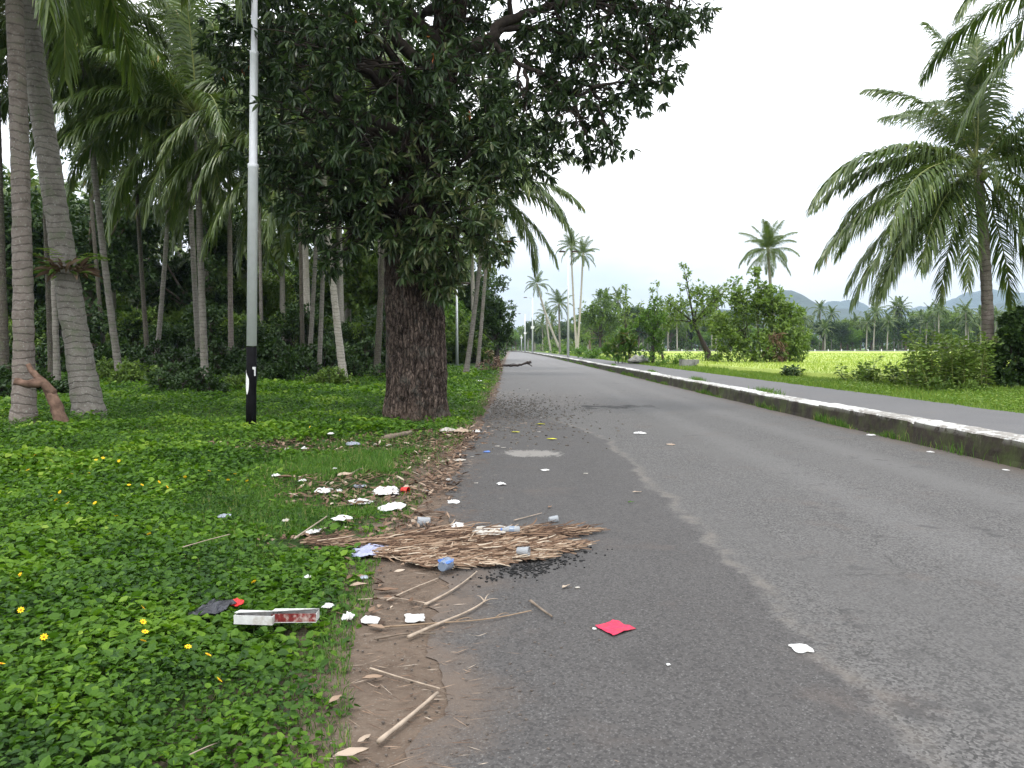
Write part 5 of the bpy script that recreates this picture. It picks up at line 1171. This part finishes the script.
# dry fronds pile
def dryfrond(label, a, b, n, spread, seed, ln=.5, thick=.02, mid=True, tm=.5, h=.08):
    A = G(*a, .02); Bp = G(*b, .02); d = Bp - A; L = d.length; t = thing('dry_palm_frond', label, 'palm frond', A, rz=math.atan2(d.y, d.x)); rng = np.random.default_rng(seed)
    g = Geo(); s = rng.beta(1.35, 1.7, n) * .95 * L; side = rng.choice([-1., 1.], n); rise = rng.random(n) * h
    P = np.stack([s, side * rng.uniform(0, spread, n) * (.1 + 1.8 * fbm(s * 6 + seed, side * 3.0)) * np.interp(s / L, [0, .25, .6, 1], [.5, 1.15, 1.1, .25]), rise * np.interp(s / L, [0, .4, 1], [1, 1, .2]) + .012], 1); D = np.stack([np.ones(n), side * rng.uniform(-.15, .3, n) + rng.normal(0, .12, n) + (rng.random(n) < .3) * rng.normal(0, .6, n), rng.normal(0, .04, n)], 1)
    l = ln * rng.uniform(.15, .95, n) * np.interp(s / L, [0, .3, 1], [.8, 1.15, .6]); m = 4; pts = []; cur = P; dv = norm(D)
    W = rng.uniform(.005, .017, n)
    for q in range(m + 1):
        sdv = norm(np.cross(dv, [0, 0, 1.])); ww = (W * [.5, 1, 1, .8, .15][q] / 2)[:, None]; pts += [cur + sdv * ww, cur - sdv * ww + np.array([0, 0, .004])]
        dv = norm(dv + rng.normal(0, .22, (n, 3)) * np.array([1, 1, .3])); cur = cur + dv * (l / m)[:, None]; cur[:, 2] = np.clip(cur[:, 2], .006, h + .03)
    V = np.stack(pts, 1).reshape(-1, 3); k2 = 2 * (m + 1); i = np.arange(n)[:, None] * k2; Q = np.concatenate([i + np.array([[2 * q, 2 * q + 1, 2 * q + 3, 2 * q + 2]]) for q in range(m)])
    g.add(V, Q, np.repeat(np.clip(rng.normal(tm, .28, n), 0, 1), k2)); obj('leaflets', g, M['frond_dry'], t)
    if mid:
        g = Geo(); ss = np.linspace(0, 1, 20); tube(g, np.stack([ss * L * 1.02, .03 * np.sin(ss * 4 + seed) + .012 * np.sin(ss * 19), .02 + h * .5 * (1 - ss)], 1), np.linspace(thick, .004, 20), 7); obj('midrib', g, M['frond_stalk_dry'], t, True)
    LIT.append((A.x + d.x * .3, A.y + d.y * .3, .15)); return t
dryfrond('upper dry palm frond with its reddish midrib reaching out over the asphalt', (345, 546), (598, 531), 1500, .16, 1, .42, .010, True, .26, .03)
dryfrond('middle dry palm frond, matted with straw coloured leaflets', (372, 556), (592, 546), 1900, .19, 2, .30, .007, True, .46, .03)
dryfrond('lower dry palm frond fanned out towards the camera', (400, 562), (560, 557), 1100, .15, 3, .20, .006, True, .55, .02)
dryfrond('short remnant of dry frond in the grass left of the lilac bag', (300, 548), (352, 543), 110, .12, 4, .3, .01, True, .3, .05)
C_('palm_sheath', 'flat pale palm sheath on top of the dry fronds', 'palm sheath', 466, 512, 522, 533, 'offwhite', 62, z=.07, hfac=.12, rough=.4)

def stick(label, pts, r0, r1, mat='palewood', z0=.015, twigs=None, name='stick', cat='stick'):
    P = [G(x, y, z0 + r0 * .3) for x, y in pts]; b = P[0].copy(); Q = np.array([np.array(p - b) for p in P]); m = len(Q); ss = np.linspace(0, m - 1, 18)
    B = np.stack([np.interp(ss, range(m), Q[:, i]) for i in range(3)], 1); B = np.stack([np.convolve(np.pad(B[:, i], 2, 'edge'), np.ones(5) / 5, 'valid') for i in range(3)], 1)
    B[:, 2] += r0 * .6; g = Geo(); tube(g, B, np.linspace(r0, r1, 18), 7, wob=.4)
    if twigs:
        for (i, dx, dy) in twigs: tube(g, bez(B[i], B[i] + np.array([dx * .5, dy * .5, .03]), B[i] + np.array([dx, dy, .01]), 5), np.linspace(r1, .002, 5), 5)
    o = obj(name, g, M[mat], None, True, b); tag(o, label, cat)
stick('flat pale frond stalk lying on bare soil at the bottom of the picture', [(376, 745), (405, 722), (440, 692)], .011, .008)
stick('thin curved stick running over the bare soil to the asphalt edge', [(368, 668), (400, 678), (443, 690)], .005, .003)
stick('long bleached branch with a twiggy tip on the road edge', [(404, 640), (440, 624), (470, 612), (488, 600)], .010, .005, twigs=[(16, .03, .12), (15, .10, .05), (16, -.05, .08)])
stick('bleached branch above the twiggy one, pointing at the charcoal bits', [(422, 607), (448, 594), (468, 580), (478, 571)], .009, .004)
stick('long thin reddish frond rib reaching right over the asphalt', [(376, 628), (430, 624), (490, 620), (536, 610)], .005, .003, 'frond_stalk_dry', twigs=[(8, .1, .03), (12, .08, .05)])
stick('short flat brown wood strip on the asphalt left of the red napkin', [(530, 601), (540, 609), (553, 618)], .009, .006, 'wood')
stick('pale stick lying left of the bleached branches at the soil edge', [(385, 602), (410, 590), (440, 578)], .006, .004)
stick('thin stick lying on the grass among the white tissues', [(293, 540), (312, 527), (328, 516)], .008, .005, z0=.07)
stick('short stick pointing right from the tip of the dry fronds pile', [(513, 521), (528, 517), (543, 513)], .006, .003)
stick('short brown stick right of the yellowish card', [(352, 474), (358, 470), (364, 469)], .012, .01, 'wood', z0=.04)
stick('thin pale stick crossing the bare soil below the white tissue', [(355, 600), (395, 598), (430, 604)], .004, .003, 'palewood')
stick('brown stick on the bare soil beneath the long thin rib', [(372, 640), (405, 634), (438, 634)], .006, .004, 'wood')
stick('weathered log piece lying in dead leaves before the mango trunk', [(384, 440), (398, 437), (413, 434)], .05, .04, 'wood', z0=.02, name='log', cat='log')
stick('thin stem stretching up through the ground cover left of centre', [(181, 548), (205, 541), (232, 534)], .004, .003, z0=.14)
stick('bare twig in the foreground ground cover below the yellow flowers', [(188, 756), (205, 748), (220, 742)], .003, .002, z0=.08)
# tar-coloured charcoal crumbs
g = Geo(); rc_ = np.random.default_rng(8)
for k_ in range(420):
    x = rc_.normal(535, 26); y = np.interp(x, [470, 540, 590], [578, 567, 552]) + rc_.normal(0, 4.5); p = G(x, y, .006); s = rc_.uniform(.004, .012)
    box(g, (p.x, p.y, .005 + s * .35), (s * rc_.uniform(1, 2.2), s * rc_.uniform(.8, 1.6), s * .7), rc_.uniform(0, 3), .5)
tag(obj('charcoal_crumbs', g, M['charcoal']), 'black charcoal crumbs strewn below the dry fronds', 'charcoal', kind='stuff')
# loose stones of the broken asphalt band
g = Geo(); rc_ = np.random.default_rng(18); RUB = mat_flat('loose_stone', (.13, .115, .10), .9, .7, 9, .2)
for k_ in range(1500):
    Y = rc_.normal(19.5, 3.2); X = -.55 + abs(rc_.normal(0, 1.0)); s = rc_.uniform(.008, .03)
    if Y > 12: box(g, (X, Y, .004 + s * .35), (s * rc_.uniform(1, 1.8), s * rc_.uniform(.8, 1.5), s * .7), rc_.uniform(0, 3), .5)
tag(obj('loose_stones', g, RUB), 'loose stones and asphalt crumbs on the broken left side of the road', 'gravel', kind='stuff')
# individual dead leaves
def deadleaf(label, x, y, L, tn, rz, seed, z=None, name='dead_leaf', mat='deadleaf', cat='leaf'):
    p = G(x, y, 0); zz = up(p.x, p.y, .8) if z is None else z; p = G(x, y, zz); g = Geo(); n = 7; m = 5
    t_ = np.linspace(0, 1, n); w = np.sin(np.clip(t_ * 1.02 + .0, 0, 1) * PI) ** .8 * .19 * L; a = np.linspace(-1, 1, m)
    T, A = np.meshgrid(t_, a, indexing='ij'); X = (T - .5) * L; Y = A * w[:, None]; Z = .012 + (A ** 2) * w[:, None] * .45 + .16 * L * (T - .5) ** 2 + (fbm(T * 4 + seed, A * 2) - .5) * .02
    i = np.arange(n - 1)[:, None] * m; j = np.arange(m - 1)[None]; g.add(np.stack([X, Y, Z], -1).reshape(-1, 3), np.stack([i + j, i + j + 1, i + m + j + 1, i + m + j], -1).reshape(-1, 4), tn)
    o = obj(name, g, M[mat], None, True, p); o.rotation_euler = (0, 0, rz); tag(o, label, cat)
deadleaf('orange brown dead leaf lying at the soil edge above the sticks', 386, 592, .16, .55, .1, 1)
deadleaf('curled tan leaf on the soil below the flat white tissue', 376, 629, .13, .75, -.5, 2)
deadleaf('pinkish tan leaf standing at the rim of the ground cover', 335, 702, .09, .85, 1.1, 3)
deadleaf('tan leaf on bare soil above the flat stalk', 373, 680, .10, .8, .2, 4)
deadleaf('pale torn leaf at the very bottom of the bare soil', 351, 757, .14, .95, .4, 5)
deadleaf('pale leaf just above the torn one at the bottom', 364, 742, .07, .95, .9, 6)
deadleaf('brown leaf lying beside the white scrap left in the grass', 284, 478, .20, .5, -.1, 7)
deadleaf('pale brown leaf in the grass below the white tissues', 359, 587, .13, .9, .5, 8)
deadleaf('tan leaf on the grass left of the bright tissue', 299, 496, .18, .7, .4, 9)
deadleaf('orange leaf lying over the foot of the dry fronds', 489, 568, .11, .65, .4, 10, z=.01)
deadleaf('small reddish leaf on the asphalt above the clear cup', 550, 508, .09, .6, 1.2, 11, z=.006)
deadleaf('pale curled leaf on the asphalt left of the red napkin', 566, 588, .08, .97, .8, 12, z=.006)
deadleaf('brown leaf among tissues on the left bare patch', 349, 505, .15, .4, .3, 13)
deadleaf('yellow green leaf on the asphalt, farthest of the three yellow ones', 540, 425, .22, .5, .2, 14, z=.006, mat='yellow')
deadleaf('yellow leaf on the asphalt, left one of the three yellow ones', 515, 433, .18, .5, .1, 15, z=.006, mat='yellow')
deadleaf('bright yellow leaf on the asphalt, nearest of the three yellow ones', 552, 440, .20, .5, .0, 16, z=.006, mat='yellow')
deadleaf('green leaf lying alone on the dark asphalt above the napkin', 631, 503, .07, .5, .3, 17, z=.006, mat='grass')
deadleaf('pale straw leaf on the asphalt right of centre', 637, 493, .10, .95, .1, 18, z=.006)
deadleaf('tan leaf on the soil strip beside the asphalt', 372, 612, .1, .6, 1.4, 19, z=.01)

# dead leaf litter (stuff)
g = Geo(); n = 1200; Y = 2.6 + 40 * RNG.random(n) ** 1.7; e = grassedge(Y); X = e + RNG.normal(.06, .12, n) - np.abs(RNG.normal(0, .15, n)) * (RNG.random(n) < .4)
cl_ = fbm(X * 1.2 + 3, Y * .8, 0.0, 3); k_ = (cl_ > .40) & ((Y > 6) | (RNG.random(n) < .6)); X, Y = X[k_], Y[k_]
n2 = 9500; X2 = RNG.uniform(-5.2, -.6, n2); Y2 = RNG.uniform(6, 17, n2); k_ = bare(X2, Y2) > .35; X = np.concatenate([X, X2[k_]]); Y = np.concatenate([Y, Y2[k_]])
hx = G(462, 432); n3 = 450; X = np.concatenate([X, hx.x + RNG.normal(0, .30, n3)]); Y = np.concatenate([Y, hx.y + RNG.normal(-.2, 1.1, n3)])
k_ = ((X - gpx(415, 17.4).x) ** 2 + (Y - 17.4) ** 2) > .75 ** 2; X, Y = X[k_], Y[k_]
n = len(X); a = RNG.uniform(0, 2 * PI, n); D = np.stack([np.cos(a), np.sin(a), RNG.normal(0, .18, n)], 1)
leafs(g, np.stack([X, Y, RNG.uniform(.008, .045, n)], 1), D, np.array([0, 0, 1.]) + RNG.normal(0, .28, (n, 3)), RNG.uniform(.04, .15, n) * np.where(Y < 7, .6, 1), RNG.uniform(.015, .042, n), np.clip(RNG.normal(.45, .28, n), 0, 1), fold=.3, curl=-.15)
tag(obj('leaf_litter', g, M['deadleaf']), 'brown dead leaves and bits strewn between grass and asphalt', 'leaf litter', kind='stuff')
# thin straws and pebbles on the soil strip
g = Geo(); n = 1900; Y = 2.4 + 9 * RNG.random(n); X = grassedge(Y) + RNG.normal(.22, .22, n); a = RNG.uniform(-.8, .8, n); D = np.stack([np.cos(a), np.sin(a), RNG.normal(0, .1, n)], 1)
leafs(g, np.stack([X, Y, RNG.uniform(.005, .02, n)], 1), D, np.array([0, 0, 1.]) + RNG.normal(0, .3, (n, 3)), RNG.uniform(.02, .13, n), RNG.uniform(.002, .005, n), np.clip(RNG.normal(.5, .3, n), 0, 1), six=False)
tag(obj('soil_debris', g, M['deadleaf']), 'straws lying on the bare soil along the asphalt', 'debris', kind='stuff'); g = Geo()
n = 1500; Y = 2.4 + 22 * RNG.random(n) ** 1.5; X = edge(Y) + RNG.normal(.0, .35, n)
for q in range(n): s = RNG.uniform(.003, .009); box(g, (X[q], Y[q], .003 + s * .3), (s * 1.5, s * 1.2, s * .8), RNG.uniform(0, 3), RNG.uniform(.5, 1))
tag(obj('gravel', g, M['grit']), 'fine grey grit washed along the edge of the asphalt', 'gravel', kind='stuff')

# --- broadleaf ground cover
LITA = np.array(LIT)
def clear_of_litter(X, Y, k_=.85):
    m = np.ones(len(X), bool)
    for (x, y, r) in LITA: m &= ((X - x) ** 2 + ((Y - y + r * .35)) ** 2) > (r * k_) ** 2
    return m
g = Geo()
for (y0, y1, dens, lf) in [(2.3, 3.6, 3600, .046), (3.6, 5.2, 2800, .050), (5.2, 8, 1600, .060), (8, 12, 850, .070), (12, 17, 560, .082), (17, 24, 300, .10), (24, 36, 140, .14), (36, 62, 60, .20)]:
    X, Y = scatter(y0, y1, dens * 1.15); n = len(X)
    gr = grassy(X, Y); br = bare(X, Y); pch = fbm(X * 1.4, Y * 1.4, 1.5, 3)
    keep = (RNG.random(n) > gr * .85) & (RNG.random(n) > br * .97) & (RNG.random(n) < np.clip((grassedge(Y) - X) * 2.2 + .12, 0, 1)); keep &= clear_of_litter(X, Y)
    keep &= ((X - gpx(415, 17.4).x) ** 2 + (Y - 17.4) ** 2) > .8 ** 2
    X, Y, pch = X[keep], Y[keep], pch[keep]; n = len(X); h = cover_h(X, Y); q = RNG.random(n) ** .55; Z = h * q + .005
    a = RNG.uniform(0, 2 * PI, n); tilt = RNG.normal(.05, .38, n); D = np.stack([np.cos(a), np.sin(a), tilt], 1); Nn = np.array([0, 0, 1.]) + RNG.normal(0, .42, (n, 3))
    sz = lf * RNG.uniform(.5, 1.35, n) * (.75 + .6 * fbm(X * .9 + 9, Y * .9, 4.0, 2)); sp = fbm(X * .75 + 31, Y * .5, 6.0, 3) + RNG.normal(0, .035, n) > .53
    tn = np.clip(.45 + (pch - .5) * 1.5 + RNG.normal(0, .18, n) - .13 * sp, 0, 1); sz = np.where(sp, sz * .72, sz * (.8 + .7 * np.clip(pch - .3, 0, .5)))
    leafs(g, np.stack([X, Y, Z], 1), D, Nn, sz, sz * np.where(sp, RNG.uniform(.32, .5, n), RNG.uniform(.6, .85, n)), tn, fold=.10, curl=.14, six=y0 < 17)
tag(obj('ground_cover', g, M['cover']), 'dense green broadleaf creeper covering the verge on the left', 'ground cover', kind='stuff')
print('COVER', g.n)
# --- grass blades on the left
g = Geo()
def blades(g, X, Y, z0, L, W, tn, lean=.45):
    n = len(X); a = RNG.uniform(0, 2 * PI, n); lx = RNG.normal(0, lean, n); P = np.stack([X, Y, z0 + 0 * X], 1); d = np.stack([np.cos(a) * lx, np.sin(a) * lx, np.ones(n)], 1); d = norm(d)
    S = np.stack([-np.sin(a), np.cos(a), 0 * a], 1); b2 = RNG.uniform(0, 2 * PI, n); S = np.stack([np.cos(b2), np.sin(b2), 0 * a], 1)
    m1 = P + d * (L * .5)[:, None]; d2 = norm(d + np.stack([np.cos(a), np.sin(a), -.2 * np.ones(n)], 1) * RNG.uniform(.1, .7, n)[:, None]); m2 = m1 + d2 * (L * .5)[:, None]; w = (W / 2)[:, None]
    V = np.stack([P - S * w, P + S * w, m1 - S * w * .8, m1 + S * w * .8, m2 - S * w * .1, m2 + S * w * .1], 1).reshape(-1, 3); i = np.arange(n)[:, None] * 6
    g.add(V, np.concatenate([i + [[0, 1, 3, 2]], i + [[2, 3, 5, 4]]]), np.repeat(tn, 6))
for (y0, y1, dens, L) in [(2.3, 6, 3800, .10), (6, 9, 3200, .10), (9, 14, 2200, .12), (14, 22, 700, .15), (22, 45, 130, .22)]:
    X, Y = scatter(y0, y1, dens); n = len(X); gr = grassy(X, Y); br = bare(X, Y)
    keep = (RNG.random(n) < gr * .95 + .04 + .22 * (fbm(X * .6 + 8, Y * .4, 3.0) > .56)) & (RNG.random(n) > br * .97) & clear_of_litter(X, Y, 1.0) & (((X - gpx(415, 17.4).x) ** 2 + (Y - 17.4) ** 2) > .8 ** 2)
    X, Y = X[keep], Y[keep]; n = len(X); blades(g, X, Y, 0, L * RNG.uniform(.4, 1.2, n) * np.interp(grassedge(Y) - X, [0, .4], [.5, 1]), np.interp(Y, [3, 10, 40], [.004, .007, .02]) * RNG.uniform(.7, 1.3, n), np.clip(RNG.normal(.5, .2, n) + (RNG.random(n) < .06) * .5, 0, 1), .6)
tag(obj('grass', g, M['grass']), 'short green grass on the litter strewn verge left of the road', 'grass', kind='stuff')
# --- kerb weeds, path-side weeds, verge grass
g = Geo()
n = 14000; Y = 6 + 110 * RNG.random(n) ** 1.8; cz = fbm(Y * .55, 0 * Y, 0.0, 3) + RNG.normal(0, .05, n); k_ = cz > .50; Y = Y[k_]; n = len(Y); X = KX + off(Y) - np.abs(RNG.normal(0, .035, n)) - .005
blades(g, X, Y, 0, np.interp(fbm(Y * .9, 0 * Y + 3), [.35, .7], [.06, .26]) * RNG.uniform(.4, 1.1, n) , np.interp(Y, [8, 30, 100], [.008, .016, .04]), np.clip(RNG.normal(.6, .22, n), 0, 1), .35)
n = 1500; Y = np.concatenate([RNG.normal(c, .5, n // 4) for c in (G(662, 380, KH).y, G(735, 392, KH).y * 1.0, 40, 55)]); X = KX + .44 + off(Y) + RNG.normal(0, .05, len(Y)); blades(g, X, Y, KH - .03, RNG.uniform(.05, .2, len(Y)), np.full(len(Y), .015), np.clip(RNG.normal(.6, .2, len(Y)), 0, 1), .5)
tag(obj('kerb_weeds', g, M['grass']), 'weeds growing along the foot of the kerb', 'weeds', kind='stuff')
g = Geo()
for (y0, y1, dens, L, w) in [(12, 22, 380, .14, .016), (22, 40, 170, .17, .028), (40, 80, 45, .22, .05), (80, 160, 9, .3, .1)]:
    n = int(dens * (y1 - y0) * (7.5 if y0 < 30 else 4.4)); Y = RNG.uniform(y0, y1, n); X = 9.75 + off(Y) + np.interp(Y, [21, 26, 32], [8.5, 6, 2.6]) * RNG.random(n) ** .9; tn = np.clip(RNG.normal(.62, .15, n) + .2 * (fbm(X, Y) - .5), 0, .93)
    blades(g, X, Y, KH - .05, L * RNG.uniform(.4, 1.2, n) * np.interp(X - 9.75, [0, .6], [.5, 1]), np.full(n, w), tn, .5)
n = 26000; Y = 12 + 40 * RNG.random(n) ** 1.2; X = 9.8 + 4.5 * RNG.random(n); pch = fbm(X * .8, Y * .5, 3.0, 3); k_ = (pch > .47) & (X > 10.1); X, Y = X[k_], Y[k_]; n = len(X); a = RNG.uniform(0, 6.28, n)
leafs(g, np.stack([X, Y, KH - .05 + RNG.random(n) * .14], 1), np.stack([np.cos(a), np.sin(a), RNG.normal(.1, .3, n)], 1), np.array([0, 0, 1.]) + RNG.normal(0, .3, (n, 3)), RNG.uniform(.05, .11, n), RNG.uniform(.03, .06, n), np.clip(RNG.normal(.62, .15, n), 0, .93), six=False)
tag(obj('verge_grass', g, M['verge']), 'bright grass verge between the path and the rice field', 'grass', kind='stuff')
# rice plants standing proud at the near side of the field
g = Geo()
for (y0, y1, dens, w, x1) in [(22, 34, 42, .035, 26), (34, 55, 18, .06, 44), (55, 90, 5, .11, 70), (90, 150, 1.6, .22, 120)]:
    n = int(dens * (y1 - y0) * (x1 - 11.3)); Y = RNG.uniform(y0, y1, n); X = RNG.uniform(11.3, x1, n); k_ = X > np.interp(Y, [21, 26, 32], [17.7, 14.7, 11.4]) + off(Y) + fbm(X, Y) * 1.2; X, Y = X[k_], Y[k_]; n = len(X)
    blades(g, X, Y, KH + .06, RNG.uniform(.2, .36, n), np.full(n, w), np.clip(RNG.normal(.5, .16, n) + .7 * (fbm(X * .25, Y * .25) - .5), 0, 1), .5)
tag(obj('rice_plants', g, M['rice']), 'yellow green rice plants filling the field on the right', 'rice', kind='stuff')

# --- yellow flowers, each a thing
FL = [(447,402),(21,660-50),(44,637),(143,622),(145,632),(188,647),(208,655),(219,680),(143,608),(143,641),(12,0),(1,664),(116,516),(149,534),(254,582),(56,500),(68,503),(35,455),(28,470),(95,503),(60,492),(119,461),(103,458),(96,460),(129,485),(142,485),(159,482),(167,487),(89,473),(72,474),(209,471),(235,474),(228,480),(185,477),(247,481),(51,496),(210,330),(280,423),(340,420),(310,427),(20,575)]
def flower_mesh():
    g = Geo(); n = 8; a = np.arange(n) * 2 * PI / n; D = np.stack([np.cos(a), np.sin(a), 0 * a + .25], 1); leafs(g, np.zeros((n, 3)) + D * .004, D, np.array([[0, 0, 1.]] * n), 1.0 * .014, .008, .6); m = g.mesh('petals'); m.materials.append(M['flower'])
    g = Geo(); tube(g, [(0, 0, 0), (0, 0, .004), (0, 0, .006)], [.005, .005, .002], 8); c = g.mesh('centre'); c.materials.append(mat_flat('flower_centre', (.5, .2, .01), .7)); return m, c
pm, cm = flower_mesh(); gfl = 'yellow flowers dotted over the ground cover'
for k_, (x, y) in enumerate(FL):
    if y < 420 and not (340 < x): continue
    p = G(x, y); 
    if p.x > float(grassedge(np.array(p.y))) - .25: continue
    h = float(cover_h(np.array([p.x]), np.array([p.y]))[0]) + .03; p = G(x, y, h); t = thing('yellow_flower', 'small yellow daisy-like flower rising out of the green ground cover', 'flower', p, gfl, rz=k_)
    t.rotation_euler = (R(35 + 20 * math.sin(k_)), R(12 * math.cos(k_ * 2)), k_ * .3); s = .95 + .03 * p.y; t.scale = (s, s, s)
    f = link('petals', pm, None, t); c = link('centre', cm, None, t)

# ------------------------------------------------------------------ haze, world, light, camera
hz = bpy.data.materials.new('haze'); hz.use_nodes = True; nt = hz.node_tree; nt.nodes.clear()
o_ = nt.nodes.new('ShaderNodeOutputMaterial'); v_ = nt.nodes.new('ShaderNodeVolumePrincipled'); v_.inputs['Density'].default_value = 1.3e-4; v_.inputs['Color'].default_value = (.62, .79, 1.0, 1); v_.inputs['Anisotropy'].default_value = .2
nt.links.new(v_.outputs[0], o_.inputs['Volume'])
g = Geo(); box(g, (200, 2300, 208), (6000, 5000, 424)); tag(obj('haze', g, hz), 'pale blue humid haze over fields and hills', 'haze', kind='stuff')

w = bpy.data.worlds.new('World'); scn.world = w; w.use_nodes = True; nt = w.node_tree; bg = nt.nodes['Background']
SE, SR = 62, 200      # sun elevation and azimuth (from +Y clockwise)
sky = nt.nodes.new('ShaderNodeTexSky'); sky.sky_type = 'NISHITA'; sky.sun_disc = False; sky.sun_elevation = R(SE); sky.sun_rotation = R(SR); sky.dust_density = 2.0
tc = nt.nodes.new('ShaderNodeTexCoord'); mp = nt.nodes.new('ShaderNodeMapping'); mp.inputs['Scale'].default_value = (1, 1, 3.2); nt.links.new(tc.outputs['Generated'], mp.inputs[0])
cn = nt.nodes.new('ShaderNodeTexNoise'); cn.inputs['Scale'].default_value = 2.3; cn.inputs['Detail'].default_value = 7; cn.inputs['Roughness'].default_value = .55; nt.links.new(mp.outputs[0], cn.inputs[0])
cloudc = ramp(nt, [(.38, (.70, .76, .84)), (.58, (1.0, 1.0, 1.0))], cn.outputs[0])
sz = nt.nodes.new('ShaderNodeSeparateXYZ'); nt.links.new(tc.outputs['Generated'], sz.inputs[0])
elev = ramp(nt, [(.0, 4.0), (.10, 5.6), (.24, 10.0), (.5, 13.0)], sz.outputs[2])      # overcast deck brightens towards the zenith
cl2 = mix(nt, 1.0, cloudc.outputs[0], elev.outputs[0], 'MULTIPLY')
cover = ramp(nt, [(.30, .86), (.50, .97)], cn.outputs[0])
fin = mix(nt, cover.outputs[0], sky.outputs[0], cl2)
nt.links.new(fin, bg.inputs[0]); bg.inputs[1].default_value = .15

sun = bpy.data.lights.new('sun', 'SUN'); sun.energy = 1.3; sun.angle = R(10); sun.color = (1, .96, .9); so = bpy.data.objects.new('sun', sun); col.objects.link(so)
az = R(SR); el = R(SE); dirv = Vector((math.sin(az) * math.cos(el), math.cos(az) * math.cos(el), math.sin(el))); so.rotation_euler = dirv.to_track_quat('Z', 'Y').to_euler()

cam = bpy.data.cameras.new('camera'); co = bpy.data.objects.new('camera', cam); col.objects.link(co); scn.camera = co
cam.sensor_width = 36; cam.lens = 36 * F / 1024; cam.clip_end = 9000; cam.clip_start = .05
co.location = (0, 0, HC); co.rotation_euler = (PI / 2 - TILT, 0, 0)
scn.view_settings.view_transform = 'Standard'; scn.view_settings.look = 'None'; scn.view_settings.exposure = 0.68; scn.view_settings.gamma = 1; scn.view_settings.use_curve_mapping = False
scn.cycles.max_bounces = 6; scn.cycles.diffuse_bounces = 3; scn.cycles.glossy_bounces = 2; scn.cycles.transmission_bounces = 3; scn.cycles.volume_bounces = 0; scn.cycles.transparent_max_bounces = 8
